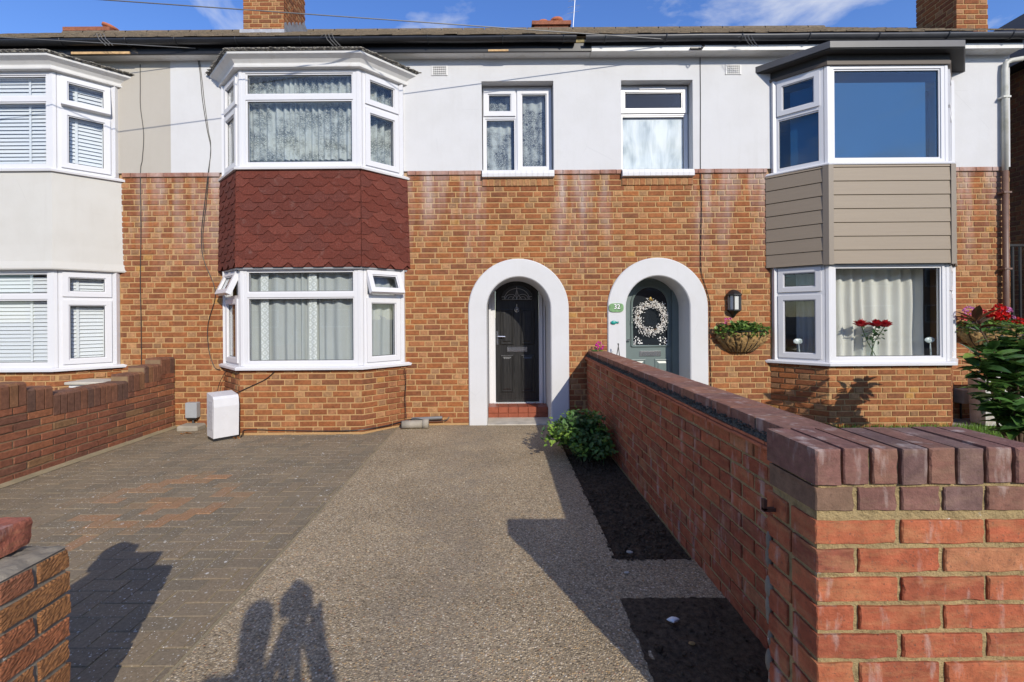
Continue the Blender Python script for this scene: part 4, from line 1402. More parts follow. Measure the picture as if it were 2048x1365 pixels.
# fanlight
fz0, fa, fb = 1.675, 0.243, 0.222
poly = [(cxd - fa * math.cos(math.pi * i / 20), fz0 + fb * math.sin(math.pi * i / 20)) for i in range(21)]
mb = MB(); mb.xprism(poly, YD - 0.004, YD - 0.001)
fan = mb.build('fanlight', simple('fanlight glass', (0.045, 0.055, 0.06), 0.06, spec=0.9), door)
rim = MB()
rim.tube([(p[0], YD - 0.006, p[1]) for p in poly] + [(poly[0][0], YD - 0.006, poly[0][1])], 0.008, 6)
rim.build('fanlight_rim', M['door_black'], door)
came = MB()
def arcpts(cx_, cz, rx, rz, a0, a1, n=12): return [(cx_ + rx * math.cos(R(a0 + (a1 - a0) * i / n)), YD - 0.006, cz + rz * math.sin(R(a0 + (a1 - a0) * i / n))) for i in range(n + 1)]
came.tube(arcpts(cxd, fz0 + 0.012, 0.185, 0.16, 0, 180, 20), 0.0028, 5)
came.tube([(cxd - 0.22, YD - 0.006, fz0 + 0.012), (cxd + 0.22, YD - 0.006, fz0 + 0.012)], 0.0028, 5)
came.tube([(cxd, YD - 0.006, fz0), (cxd, YD - 0.006, fz0 + 0.2)], 0.0028, 5)
for s in (-1, 1):
    came.tube(arcpts(cxd + s * 0.085, fz0 + 0.012, 0.085, 0.075, 0, 180), 0.0026, 5)
    came.tube(arcpts(cxd + s * 0.085, fz0 + 0.012, 0.045, 0.04, 0, 180), 0.0022, 5)
    came.tube([(cxd, YD - 0.006, fz0 + 0.155), (cxd + s * 0.018, YD - 0.006, fz0 + 0.085), (cxd + s * 0.07, YD - 0.006, fz0 + 0.014)], 0.0026, 5)
    came.tube([(cxd + s * 0.185, YD - 0.006, fz0 + 0.05), (cxd + s * 0.225, YD - 0.006, fz0 + 0.05)], 0.0024, 5)
came.build('lead_came', M['lead_came'], door)
# urn knocker
kn = MB()
kz = 1.545
kn.lathe((cxd, 0, 0), [(0.001, 0)], 3) if False else None
kn.tube([(cxd, YD - 0.012, kz - 0.06), (cxd, YD - 0.012, kz + 0.065)], [0.003, 0.005], 6)
for i in range(16):
    a0, a1 = 2 * math.pi * i / 16, 2 * math.pi * (i + 1) / 16
    kn.tube([(cxd + 0.030 * math.cos(a0), YD - 0.014, kz - 0.012 + 0.034 * math.sin(a0)), (cxd + 0.030 * math.cos(a1), YD - 0.014, kz - 0.012 + 0.034 * math.sin(a1))], 0.005, 5)
kn.ball((cxd, YD - 0.014, kz - 0.01), 0.018, 8, 5, (1, 0.5, 1)); kn.ball((cxd, YD - 0.014, kz + 0.07), 0.007, 6, 4)
kn.build('door_knocker', M['chrome'], door)
lb = MB().cbox(cxd - 0.148, cxd + 0.148, YD - 0.012, YD + 0.001, 0.908, 0.983, 0.004).build('letterbox', M['chrome'], door)
MB().cbox(cxd - 0.130, cxd + 0.130, YD - 0.019, YD - 0.0125, 0.921, 0.970, 0.003).build('flap', M['chrome'], lb)
hd_ = MB(); hd_.cbox(DX0 + 0.018, DX0 + 0.046, YD - 0.012, YD + 0.0, 1.015, 1.22, 0.004)
hd_.tube([(DX0 + 0.032, YD - 0.01, 1.14), (DX0 + 0.032, YD - 0.05, 1.14), (DX0 + 0.04, YD - 0.055, 1.14), (DX0 + 0.145, YD - 0.055, 1.136)], 0.009, 7)
hd_.build('door_handle', M['chrome'], door)
# tiled step
SY = D + 0.40
st = MB().box(ARCH_M - R_IN + 0.001, ARCH_M + R_IN - 0.001, SY + 0.01, YD - 0.02, -0.02, 0.146).build('door_step', M['quarry_grout'], H_M)
nt = 6; tw = (2 * R_IN - 0.006) / nt
for i in range(nt):
    x = ARCH_M - R_IN + 0.003 + tw * i
    MB().cbox(x + 0.002, x + tw - 0.002, SY, SY + 0.012, -0.006, 0.068, 0.0025).build('step_tile', M['quarry'], st)
    MB().cbox(x + 0.002, x + tw - 0.002, SY - 0.004, SY + 0.012, 0.071, 0.150, 0.006).build('step_tile', M['quarry'], st)
    MB().cbox(x + 0.002, x + tw - 0.002, SY + 0.0125, YD - 0.06, 0.1455, 0.1535, 0.0025).build('step_tile', M['quarry'], st)
MB().cbox(ARCH_M - R_IN + 0.002, ARCH_M + R_IN - 0.002, D - 0.03, SY - 0.006, -0.05, 0.012, 0.004).build('step_base', M['concrete_pale'], H_M)

# ---- right front door
YE = D + 0.41
ex0, ex1 = 1.665, 2.405
frame = MB()
frame.box(ARCH_R - R_IN - 0.02, ex0, YE - 0.03, YE + 0.06, 0.2, 2.0)
frame.box(ex0, ARCH_R + R_IN + 0.02, YE - 0.03, YE + 0.06, 1.93, 2.0)
frame.build('door_frame', M['door_green'], H_R)
MB().box(ex1 - 0.0, ARCH_R + R_IN + 0.02, YE - 0.035, YE + 0.06, 0.2, 1.929).build('door_frame', M['door_green'], H_R)
door2 = MB().box(ex0 + 0.002, ex1 - 0.002, YE, YE + 0.045, 0.21, 1.928).build('front_door', M['door_green'], H_R)
door2['label'] = 'grey green front door with arched glass'
exc = 2.100; gw = 0.257
gpts = [(exc - gw, 1.002)] + [(exc - gw * math.cos(math.pi * i / 24), 1.587 + gw * math.sin(math.pi * i / 24)) for i in range(25)] + [(exc + gw, 1.002)]
mb = MB(); mb.xprism(gpts, YE - 0.006, YE - 0.001)
dg = mb.build('door_glass', simple('dark door glazing', (0.018, 0.022, 0.026), 0.05, spec=0.8), door2)
gr_ = MB(); gr_.tube([(p[0], YE - 0.006, p[1]) for p in gpts] + [(gpts[0][0], YE - 0.006, gpts[0][1])], 0.017, 6)
gr_.build('glazing_bead', M['door_green'], door2)
for (x0, x1) in ((1.825, 2.042), (2.160, 2.382)):
    raised_panel(door2, x0, x1, 0.30, 0.822, YE - 0.0005, M['door_green'])
lb = MB().cbox(exc - 0.15, exc + 0.15, YE - 0.012, YE + 0.001, 0.857, 0.934, 0.004).build('letterbox', M['chrome'], door2)
MB().cbox(exc - 0.134, exc + 0.134, YE - 0.02, YE - 0.0125, 0.869, 0.922, 0.003).build('flap', M['chrome'], lb)
hd_ = MB(); hd_.tube([(1.745, YE - 0.005, 1.09), (1.745, YE - 0.05, 1.09), (1.755, YE - 0.055, 1.09), (1.825, YE - 0.055, 1.10)], 0.010, 7)
hd_.cbox(1.732, 1.758, YE - 0.012, YE, 1.0, 1.17, 0.004)
hd_.build('door_handle', M['chrome'], door2)
pat = MB()
rn = random.Random(4)
for s in (-1, 1):
    for i in range(34):
        a = rn.uniform(0, 6.28); r = rn.uniform(0.02, 0.085)
        pat.ball((exc + s * 0.18 + r * math.cos(a), YE - 0.008, 1.07 + 0.8 * r * math.sin(a)), rn.uniform(0.004, 0.010), 6, 4, (1, 0.3, 1))
pat.build('glass_decor', M['ink_white'], door2)
MB().box(1.655, 2.48, D + 0.06, YE - 0.01, 0.0, 0.2).build('door_step', M['concrete'], H_R)

# ---- roofs, gutters, fascias
EAVE_Y, EAVE_Z = 5.955, 5.035
SLOPE = (7.53 - EAVE_Z) / (9.95 - EAVE_Y)
def roof(house, x0, x1, seed):
    rnd = random.Random(seed)
    MB().add([(x0, EAVE_Y + 0.02, EAVE_Z - 0.03), (x1, EAVE_Y + 0.02, EAVE_Z - 0.03), (x1, 9.95, 7.50), (x0, 9.95, 7.50), (x0, 14.0, 4.9), (x1, 14.0, 4.9)], [(0, 1, 2, 3), (3, 2, 5, 4), (0, 3, 4), (1, 5, 2), (0, 4, 5, 1)]).build('roof', M['roof'], house)
    mb = MB()
    rows = 40
    for r in range(rows):
        ya = EAVE_Y + (9.95 - EAVE_Y) * r / rows; yb = ya + (9.95 - EAVE_Y) / rows * 1.4
        x = x0 - (0.08 if r % 2 else 0)
        w = 0.166
        while x < x1:
            a, b = max(x + 0.002, x0), min(x + w - 0.002, x1)
            if b - a > 0.02:
                za = EAVE_Z + (ya - EAVE_Y) * SLOPE + 0.012 + rnd.uniform(-0.004, 0.005)
                zb = EAVE_Z + (yb - EAVE_Y) * SLOPE + 0.001
                yj = ya + rnd.uniform(-0.006, 0.006)
                sk = rnd.uniform(-0.003, 0.003)
                mb.add([(a, yj, za - 0.014), (b, yj, za - 0.014 + sk), (b, yj, za + sk), (a, yj, za), (a, yb, zb), (b, yb, zb)], [(0, 1, 2, 3), (3, 2, 5, 4), (0, 3, 4), (1, 5, 2)])
            x += w
    o = mb.build('roof_tiles', M['roof'], house, fix=False); o['kind'] = 'stuff'
    x = x0
    while x < x1:
        b = min(x + 0.44, x1)
        pr = []
        for xx in (x + 0.004, b - 0.004):
            for i in range(7):
                an = math.pi * i / 6
                pr.append((xx, 9.95 - 0.13 * math.cos(an), 7.445 + 0.11 * math.sin(an) + rnd.uniform(-0.003, 0.003)))
        MB().add(pr, [(i, i + 1, 8 + i, 7 + i) for i in range(6)]).build('ridge_tile', M['roof'], house)
        x += 0.45
roof(H_L, -9.2, XL, 1); roof(H_M, XL, XM, 2); roof(H_R, XM, XR + 0.12, 3)

def gutter(house, x0, x1, mat, tilt=0.0, label=None):
    n = 10; r = 0.056
    gy, gz = 5.955, 4.985
    vs = []; fs = []
    m = 24
    for k in range(m + 1):
        x = x0 + (x1 - x0) * k / m
        dz = tilt * (k / m) + 0.006 * mnoise.noise(Vector((x * 1.3, 0, 0)))
        for rr in (r, r - 0.004):
            for i in range(n + 1):
                an = math.pi + math.pi * i / n
                vs.append((x, gy + rr * math.cos(an), gz + dz + rr * math.sin(an) * 1.05))
    W = 2 * (n + 1)
    for k in range(m):
        for i in range(n):
            a = k * W + i
            fs.append((a, a + 1, a + W + 1, a + W))
            a += n + 1
            fs.append((a + W, a + W + 1, a + 1, a))
        a = k * W
        fs.append((a, a + W, a + W + n + 1, a + n + 1))
        fs.append((a + n, a + 2 * n + 1, a + W + 2 * n + 1, a + W + n))
    mb = MB().add(vs, fs); mb.smooth = True
    go = mb.build('gutter', mat, house, fix=False)
    x = x0 + 0.25
    while x < x1:
        br = MB()
        br.tube([(x, gy + 0.062 * math.cos(math.pi + math.pi * i / 10), gz + 0.005 * mnoise.noise(Vector((x * 1.3, 0, 0))) + 0.066 * math.sin(math.pi + math.pi * i / 10)) for i in range(11)], 0.007, 5)
        br.build('gutter_bracket', mat, go)
        x += random.uniform(0.75, 1.0)
    return go
gutter(H_L, -9.2, XL, M['black_gutter'])
gutter(H_M, XL, 0.98, M['black_gutter'])
gutter(H_R, 1.10, XR + 0.1, M['grey_gutter'])
# fascia boards and soffits
MB().box(-9.2, XL, 6.022, 6.05, 4.848, 5.02).build('fascia', M['black_paint'], H_L)
MB().box(XL, 1.19, 6.022, 6.05, 4.848, 5.02).build('fascia', M['black_paint'], H_M)
MB().box(1.192, XR, 6.016, 6.05, 4.840, 4.905).build('fascia', M['paint_white'], H_R)
MB().box(1.192, XR, 6.026, 6.05, 4.906, 5.02).build('fascia', M['grey_gutter'], H_R)
for (h, a, b, nn) in ((H_L, -9.2, XL, 3), (H_M, XL, 1.19, 4), (H_R, 1.192, XR, 4)):
    w = (b - a) / nn
    for i in range(nn):
        x0 = a + w * i; x1 = x0 + w - 0.004
        vs = []
        prof = [(6.052, 4.850), (6.07, 4.845), (6.12, 4.843), (6.21, 4.842), (6.21, 4.87), (6.052, 4.87)]
        m = len(prof)
        vs = [(x0, p[0], p[1]) for p in prof] + [(x1, p[0], p[1]) for p in prof]
        MB().add(vs, [tuple(range(m)), tuple(range(2 * m - 1, m - 1, -1))] + [(k, m + k, m + (k + 1) % m, (k + 1) % m) for k in range(m)]).build('soffit_board', M['paint_white'], h)
# scraps of peeling timber at the eaves
MB().box(0.82, 1.10, 6.012, 6.03, 4.952, 5.0).build('bare_timber', simple('mossy bare timber', (0.28, 0.22, 0.10), 0.95, ns=30, na=0.5), H_M)
MB().box(-0.14, 0.12, 6.006, 6.0215, 4.846, 4.866).build('bare_timber', simple('raw timber', (0.55, 0.36, 0.18), 0.9, ns=20, na=0.3), H_M)
MB().box(-5.5, -4.75, 6.006, 6.0215, 4.846, 4.875).build('bare_timber', bpy.data.materials['raw timber'], H_L)
# end downpipe on the right house
dp = MB(); X = 6.63
dp.tube([(6.85, 6.12, 4.76), (6.70, 6.12, 4.735), (6.645, 6.13, 4.71), (6.635, 6.135, 4.62), (X, 6.135, 3.30)], 0.032, 8)
S(dp).build('downpipe', M['downpipe'], H_R)
dp = MB(); dp.tube([(X, 6.135, 3.30), (X, 6.135, 0.05)], 0.0325, 8); S(dp).build('downpipe', M['downpipe_brown'], H_R)
for z in (4.25, 3.0, 2.0, 1.0):
    MB().box(X - 0.05, X + 0.05, 6.10, 6.19, z, z + 0.022).build('pipe_bracket', M['downpipe'] if z > 3.3 else M['downpipe_brown'], H_R)

# ---- chimneys
def chimney(house, x0, x1, y0, y1, z0, z1, pots=None, flash=False):
    core = MB().box(x0 + 0.007, x1 - 0.007, y0 + 0.007, y1 - 0.007, z0, z1).build('chimney', M['mortar'], house)
    b = lay((x0, y0), (x1, y0), z0, z1, PAL_HOUSE_S, PAL_HOUSE_H, depth=0.05)
    b += lay((x1, y0 + 0.06), (x1, y1), z0, z1, PAL_HOUSE_S, PAL_HOUSE_H, depth=0.05)
    b += lay((x0, y1), (x0, y0 + 0.06), z0, z1, PAL_HOUSE_S, PAL_HOUSE_H, depth=0.05)
    place_bricks(b, core, M['brick'], 'brick', 300)
    if flash:
        MB().box(x0 - 0.03, x1 + 0.03, y0 - 0.06, y0 - 0.004, z0 - 0.05, flash).build('lead_flashing', M['lead'], core)
        n = 6
        for i in range(n):
            t0 = y0 + (y1 - y0) * i / n; zz = EAVE_Z + (t0 - EAVE_Y) * SLOPE
            MB().add([(x1 + 0.006, t0, zz - 0.05), (x1 + 0.05, t0 + 0.16, zz + 0.09), (x1 + 0.012, t0 + 0.05, zz + 0.22), (x1 + 0.012, t0 - 0.02, zz + 0.16), (x1 + 0.018, t0 + 0.01, zz + 0.16)], [(0, 1, 2, 3), (0, 1, 2, 4)]).build('lead_flashing', M['lead'], core)
    return core
chimney(H_M, -4.376, -3.675, 8.0, 8.88, 6.2, 7.45, flash=6.345)
chimney(H_R, 7.70 - 1.0, 8.22 - 1.0, 7.86 - 1.02, 8.5 - 1.02, 5.5, 6.6) if False else None
chimney(H_R, 6.62, 7.08, 6.76, 7.42, 5.4, 6.4)
def small_stack(house, px0, px1, pytop, Y, pots):
    a = wp(px0, pytop, Y); b = wp(px1, pytop, Y)
    x0, x1, zt = a.x, b.x, a.z
    core = MB().box(x0 + 0.06, x1 - 0.06, Y, Y + 0.5, zt - 1.2, zt - 0.09).box(x0, x1, Y - 0.05, Y + 0.55, zt - 0.09, zt).build('chimney', M['brick_brown'], house)
    at = core.data.attributes.new('tint', 'FLOAT_COLOR', 'POINT'); at.data.foreach_set('color', [0.26, 0.10, 0.06, 1.0] * len(core.data.vertices))
    for (px, r, h, lean) in pots:
        c = wp(px, pytop, Y)
        mb = MB(); mb.lathe((c.x, Y + 0.2, zt), [(r * 0.85, 0), (r * 0.8, h * 0.6), (r, h * 0.65), (r, h), (r * 0.75, h), (r * 0.7, 0.0)], 14)
        if lean:
            T = Matrix.Translation((c.x, Y + 0.2, zt)) @ Matrix.Rotation(R(lean), 4, 'Y') @ Matrix.Translation((-c.x, -Y - 0.2, -zt))
            mb.v = [T @ v for v in mb.v]
        S(mb).build('chimney_pot', M['terracotta'], core)
small_stack(H_M, 1068, 1146, 44, 11.0, [(1092, 0.13, 0.11, 0), (1120, 0.15, 0.16, 0)])
small_stack(H_L, 133, 227, 58, 11.0, [(180, 0.12, 0.07, 0), (208, 0.17, 0.16, 18)])

# aerials on the roof line
mb = MB(); a = wp(1150, 60, 11.5)
mb.tube([a, a + Vector((0.12, 0, 1.6))], 0.012, 5)
for k in range(7): mb.tube([a + Vector((-0.14 + 0.12 * k / 7, 0, 0.4 + 0.15 * k)), a + Vector((0.16 + 0.12 * k / 7, 0, 0.46 + 0.15 * k))], 0.004, 4)
mb = mb.build('roof_aerial', simple('dull aluminium', (0.45, 0.47, 0.52), 0.5, 0.4), H_M)

# ---- curtains and blinds
def bay_line(cx, off, trim=0.07):
    p = bay_pts(cx, off)
    return [(p[0][0] - 0.03, D + 0.03), p[1], p[2], (p[3][0] + 0.03, D + 0.03)]
curtain('net_curtain', 'grey green net curtain in the middle house ground floor bay', bay_line(CX_M, -0.115), 0.86, 2.03, M['net'], 0.026, 0.15, 3)
p = bay_pts(CX_M, -0.078)
u, n, L = unit(p[1], p[2])
for i, (s, nm) in enumerate(((0.19, 'leftmost'), (0.79, 'middle'), (1.34, 'rightmost'))):
    a = (p[1][0] + u.x * s, p[1][1]); b = (a[0] + 0.105, a[1])
    o = curtain('crochet_trim', nm + ' of three white zigzag trims down the ground floor net curtain', [a, b], 0.87, 2.0, M['trim'], 0.006, 0.09, 5 + i, cat='trim')
    o['group'] = 'zigzag curtain trims'
curtain('lace_curtain', 'white floral lace curtain in the middle house upper bay', bay_line(CX_M, -0.115), 3.42, 4.45, M['lace'], 0.028, 0.095, 11)
curtain('curtain_backing', 'pale drawn curtain behind the lace in the middle house upper bay', bay_line(CX_M, -0.17), 3.33, 4.42, mk_fabric('dim sage lining', (0.20, 0.22, 0.20), 0.1), 0.024, 0.12, 12)
curtain('lace_curtain', 'left strip of lace curtain in small window above the black door', [(WIN_M[0] + 0.05, YW + 0.09), (WIN_M[0] + 0.40, YW + 0.09)], 3.39, 4.43, M['lace'], 0.016, 0.10, 21)
curtain('lace_curtain', 'right strip of lace curtain in small window above the black door', [(WIN_M[0] + 0.50, YW + 0.09), (WIN_M[0] + 0.86, YW + 0.09)], 3.39, 4.43, M['lace'], 0.016, 0.10, 22)
o = MB().box(WIN_R[0] + 0.04, WIN_R[1] - 0.045, YW + 0.045, YW + 0.05, 3.39, 4.10).build('frosted_film', M['frost']); tag(o, 'pale frosted film behind small window above the grey green door', 'film')
# right ground-floor bay: drapes on both sides of a dark room
p = bay_pts(CX_R, -0.20)
curtain('cream_drape', 'wide cream drape behind the roses in right bay window', [(p[1][0] - 0.06, p[1][1] + 0.03), (p[1][0] + 1.30, p[1][1] + 0.05)], 0.86, 2.05, M['drape'], 0.036, 0.155, 31)
curtain('cream_drape', 'narrow grey patterned drape in left light of right bay window', [(p[0][0] + 0.02, p[0][1] - 0.06), (p[0][0] + 0.30, p[0][1] - 0.30)], 0.86, 2.05, mk_fabric('grey patterned drape', (0.36, 0.37, 0.37), 0.1, ), 0.022, 0.09, 33)
# upper right bay: roller blinds, the reflected sky painted into their blue
p = bay_pts(CX_R, -0.12)
for (i, a0, a1, z0, nm) in ((1, 0.02, 0.14, 3.33, 'wide roller blind coloured with reflected sky blue in upper right bay front window'), (0, 0.1, 0.05, 3.33, 'narrow roller blind coloured with reflected sky navy in upper right bay side window')):
    P, Q = shrink(p[i], p[i + 1], a0, a1)
    u, n, L = unit(P, Q)
    bl_ = MB((P[0], P[1], 0), u, n)
    bl_.box(0, L, 0.0, 0.004, z0, 4.33)
    o = bl_.build('roller_blind', M['rollerblind'] if i == 1 else simple('roller blind in reflected sky navy', (0.03, 0.10, 0.16), 0.8)); tag(o, nm, 'blind')  # darker blue painted in for the sky mirrored in the side pane
# left house: venetian blinds
def venetian(P, Q, z0, z1, label):
    u, n, L = unit(P, Q)
    t = thing('venetian_blind', label, 'blind', (P[0], P[1], z0), 'venetian blinds of the left house')
    MB((P[0], P[1], 0), u, n).box(0, L, -0.02, 0.03, z1 - 0.035, z1).build('head_rail', M['blind'], t)
    z = z0; k = 0
    while z < z1 - 0.05:
        mb = MB((P[0], P[1], z), u, n)
        mb.add([(0, -0.008, -0.020), (L, -0.008, -0.020), (L, 0.008, 0.022), (0, 0.008, 0.022), (0, -0.0105, -0.019), (L, -0.0105, -0.019), (L, 0.0055, 0.023), (0, 0.0055, 0.023)],
               [(0, 1, 2, 3), (4, 7, 6, 5), (0, 4, 5, 1), (3, 2, 6, 7)])
        mb.build('slat', M['blind'], t, fix=False)
        z += 0.0475; k += 1
    for s in (0.28 * L, 0.78 * L):
        MB((P[0], P[1], 0), u, n).box(s - 0.014, s + 0.014, -0.0135, -0.012, z0, z1).build('ladder_tape', M['blind'], t)
for (z0, z1, fl) in ((0.90, 2.03, 'ground floor'), (3.35, 4.46, 'upper floor')):
    p = bay_pts(CX_L, -0.105)
    P, Q = shrink(p[1], p[2], 0.02, 0.02)
    venetian(P, Q, z0, z1, 'white venetian blind in the ' + fl + ' front window of left bay')
    P, Q = shrink(p[2], p[3], 0.03, -0.06)
    venetian(P, Q, z0, z1, 'white venetian blind in the ' + fl + ' angled window of left bay')

# ------------------------------------------------------------------ garden walls
# left boundary wall: stretcher courses under stepped soldier coping
LX = -4.32
wl1 = thing('garden_wall', 'low brown brick boundary wall with stepped upright coping beside the driveway', 'wall', (LX - 0.1, 4.0, 0))
Y_END = 6.18
steps = [(1.4, 4.255, 0.874), (4.255, 4.50, 0.805), (4.50, 5.41, 0.722), (5.41, 5.66, 0.795), (5.66, 5.93, 0.865), (5.93, Y_END, 0.935)]
def left_top(y):
    for a, b, t in steps:
        if a <= y < b: return t
    return 0.7
core = MB()
for a, b, t in steps: core.box(LX - 0.20, LX - 0.007, a, b, -0.1, t - 0.02 - (0.004 if t < 0.8 else 0))
core.build('wall_core', M['mortar_brown'], wl1)
def lkeep(c): return c.z + 0.03 < left_top(c.y) - 0.213
def lholes(za, zb, p0, u):
    ex = []
    for a, b, t in steps:
        if zb > t - 0.180: ex.append((p0.y - b, p0.y - a) if u.y < 0 else (a - p0.y, b - p0.y))
    return ex
bl = lay((LX, 1.4), (LX, Y_END), 0.008, 0.74, PAL_BROWN, None, course=0.0735, joint=0.011, bl=0.238, bond='stretcher', depth=0.08, holes=lholes, wobble=0.003)
place_bricks(bl, wl1, M['brick_brown'], 'brick', 300, 0.006)
cb = []
for a, b, t in steps:
    n_ = max(1, round((b - a) / 0.0765)); w = (b - a) / n_
    for i in range(n_):
        y = a + w * (i + 0.5)
        if y < 1.5: continue
        cb.append((y, w - 0.010, t + random.uniform(-0.004, 0.004)))
for (y, w, t) in cb:
    me_t = pick(PAL_COPE)
    mb = MB()
    prof = [(LX + 0.004, t - 0.208), (LX + 0.004, t - 0.022), (LX - 0.012, t - 0.004), (LX - 0.03, t), (LX - 0.2, t), (LX - 0.2, t - 0.208)]
    m = len(prof)
    j = random.uniform(-0.003, 0.003)
    vs = [(p_[0] + j, y - w / 2, p_[1]) for p_ in prof] + [(p_[0] + j, y + w / 2, p_[1]) for p_ in prof]
    mb.add(vs, [tuple(range(m)), tuple(range(2 * m - 1, m - 1, -1))] + [(k, m + k, m + (k + 1) % m, (k + 1) % m) for k in range(m)], me_t)
    mb.build('coping_brick', M['brick_brown'], wl1)
fil = MB()
fil.add([(LX - 0.01, 1.4, 0.03), (LX - 0.01, Y_END, 0.03), (LX + 0.055, Y_END, 0.004), (LX + 0.055, 1.4, 0.004), (LX - 0.01, 1.4, -0.01), (LX - 0.01, Y_END, -0.01)], [(0, 1, 2, 3), (3, 2, 5, 4), (0, 3, 4), (1, 5, 2)])
fil.build('mortar_fillet', M['fillet'], wl1)

# side wall between the two front gardens
sw = thing('garden_wall', 'long red brick wall running from the front pier to the house between the doors', 'wall', (WALL_X + 0.1, 4.0, 0))
Y0W, Y1W = 1.45, 6.175
MB().box(WALL_X + 0.007, WALL_X + 0.215, Y0W, Y1W, -0.1, 0.868).build('wall_core', M['mortar_wall'], sw)
# bricks face -x : run from far to near so the normal points left
bs = lay((WALL_X, Y1W), (WALL_X, Y0W), -0.01, 0.868, PAL_RED, None, course=0.0735, joint=0.011, bond='stretcher', depth=0.09, wobble=0.003)
place_bricks(bs, sw, M['brick_red'], 'brick', 300, 0.005)
yy = Y0W
while yy < Y1W:
    b = min(yy + 0.265, Y1W)
    dz = random.uniform(-0.003, 0.003)
    MB().box(WALL_X - 0.026 + random.uniform(-0.004, 0.004), WALL_X + 0.23, yy + 0.002, b - 0.003, 0.870 + dz, 0.882 + dz).build('creasing_tile', M['terracotta'], sw)
    MB().box(WALL_X - 0.016 + random.uniform(-0.004, 0.004), WALL_X + 0.23, yy + 0.002, b - 0.003, 0.886 + dz, 0.898 + dz).build('creasing_tile', M['terracotta'], sw)
    yy = b
# grit and moss fillet on the creasing
ms = bump_sheet('x', WALL_X - 0.012, WALL_X + 0.05, Y0W, Y1W, 10, 700, 0.900, 0.012, M['moss'], 5, 0.012)
ms.name = 'mossy_fillet'; attach(ms, sw)
gt_ = MB()
for i in range(1500):
    y_ = random.uniform(Y0W, Y1W); q = random.random(); r = random.uniform(0.0025, 0.0065)
    gt_.ball((WALL_X - 0.014 + 0.036 * q, y_, 0.900 + 0.024 * q + random.uniform(0, 0.006)), r, 5, 3, (1, 1.3, 0.8))
gt_ = gt_.build('grit', M['moss'], sw, fix=False); gt_['kind'] = 'stuff'
cs = []
yy = Y0W
while yy < Y1W - 0.05:
    b = min(yy + 0.2225, Y1W)
    c = Vector((WALL_X + 0.022 + random.uniform(-0.002, 0.002), (yy + b) / 2, 0.942))
    cs.append(Brick(c, Vector((0, -1, 0)), Vector((-1, 0, 0)), round(b - yy - 0.009, 3), 0.062, 0.215, pick([(3, (0.23, 0.105, 0.075)), (2, (0.20, 0.10, 0.08)), (2, (0.26, 0.125, 0.085))]), random.randrange(4)))
    yy = b
place_bricks(cs, sw, M['brick_eng'], 'coping_brick', 300, 0.003)
MB().box(WALL_X + 0.026, WALL_X + 0.233, Y0W, Y1W, 0.90, 0.967).build('coping_bed', M['mortar_grey'], sw)

# front wall with its pier end
FX, FY = 0.819, 1.222
fw_ = thing('garden_wall', 'nearest red brick front wall with purple brick coping at lower right', 'wall', (FX + 0.8, FY + 0.1, 0))
FT = 1.086
MB().box(FX + 0.008, 1.432, FY + 0.008, FY + 0.207, -0.1, FT - 0.11).build('wall_core', M['mortar_wall'], fw_)
ZC = FT - 0.092 - 0.012 - 0.063      # underside of the half-brick course
fb_ = lay((FX, FY), (1.432, FY), ZC - 0.0745 * 15 - 0.012, ZC - 0.012, PAL_RED, None, course=0.0745, joint=0.0125, bl=0.213, bond='stretcher', depth=0.1025, wobble=0.002)
fb_ += lay((FX, FY + 0.225), (FX, FY + 0.1125), ZC - 0.0745 * 15 - 0.012, ZC - 0.012, PAL_RED, None, course=0.0745, joint=0.0125, bl=0.213, bond='stretcher', depth=0.1025, wobble=0.002, start=0.11)
place_bricks(fb_, fw_, M['brick_red'], 'brick', 300, 0.005)
hb_ = lay((FX, FY), (1.432, FY), ZC, ZC + 0.073, PAL_ENG, None, course=0.2, joint=0.010, hd=0.1025, bond='header', depth=0.21, wobble=0.002)
place_bricks(hb_, fw_, M['brick_eng'], 'header_brick', 300, 0.005)
x = FX - 0.003; cb_ = []
while x < 1.40:
    w = 0.0655 + random.uniform(-0.001, 0.001)
    c = Vector((x + w / 2, FY - 0.006 + random.uniform(-0.002, 0.002), FT - 0.048 + random.uniform(-0.0015, 0.0015)))
    cb_.append(Brick(c, Vector((1, 0, 0)), Vector((0, -1, 0)), round(w, 3), 0.096, 0.225, pick(PAL_ENG), random.randrange(4)))
    x += w + 0.0085
place_bricks(cb_, fw_, M['brick_eng'], 'coping_brick', 300, 0.005)
MB().box(FX + 0.01, 1.428, FY + 0.006, FY + 0.205, FT - 0.115, FT - 0.012).build('coping_bed', M['mortar_wall'], fw_)
br_ = MB(); c = wp(1545, 1010, 1.43)
br_.box(c.x - 0.05, c.x + 0.03, 1.395, 1.41, c.z - 0.006, c.z + 0.004).box(c.x - 0.05, c.x - 0.04, 1.395, 1.41, c.z - 0.002, c.z + 0.03)
br_.build('gate_hinge', simple('rusty iron', (0.10, 0.045, 0.03), 0.8, 0.4), fw_)
# rough mortar scabs where the side wall meets the pier
sc = MB()
for i in range(26):
    z = random.uniform(0.05, 0.75)
    sc.ball((FX + 0.002 + random.uniform(0, 0.01), FY + 0.222 + random.uniform(-0.004, 0.006), z), random.uniform(0.008, 0.026), 7, 5, (0.5, 0.5, 1.5))
sc.smooth = True
sc.build('mortar_scab', M['mortar_grey'], fw_, fix=False)

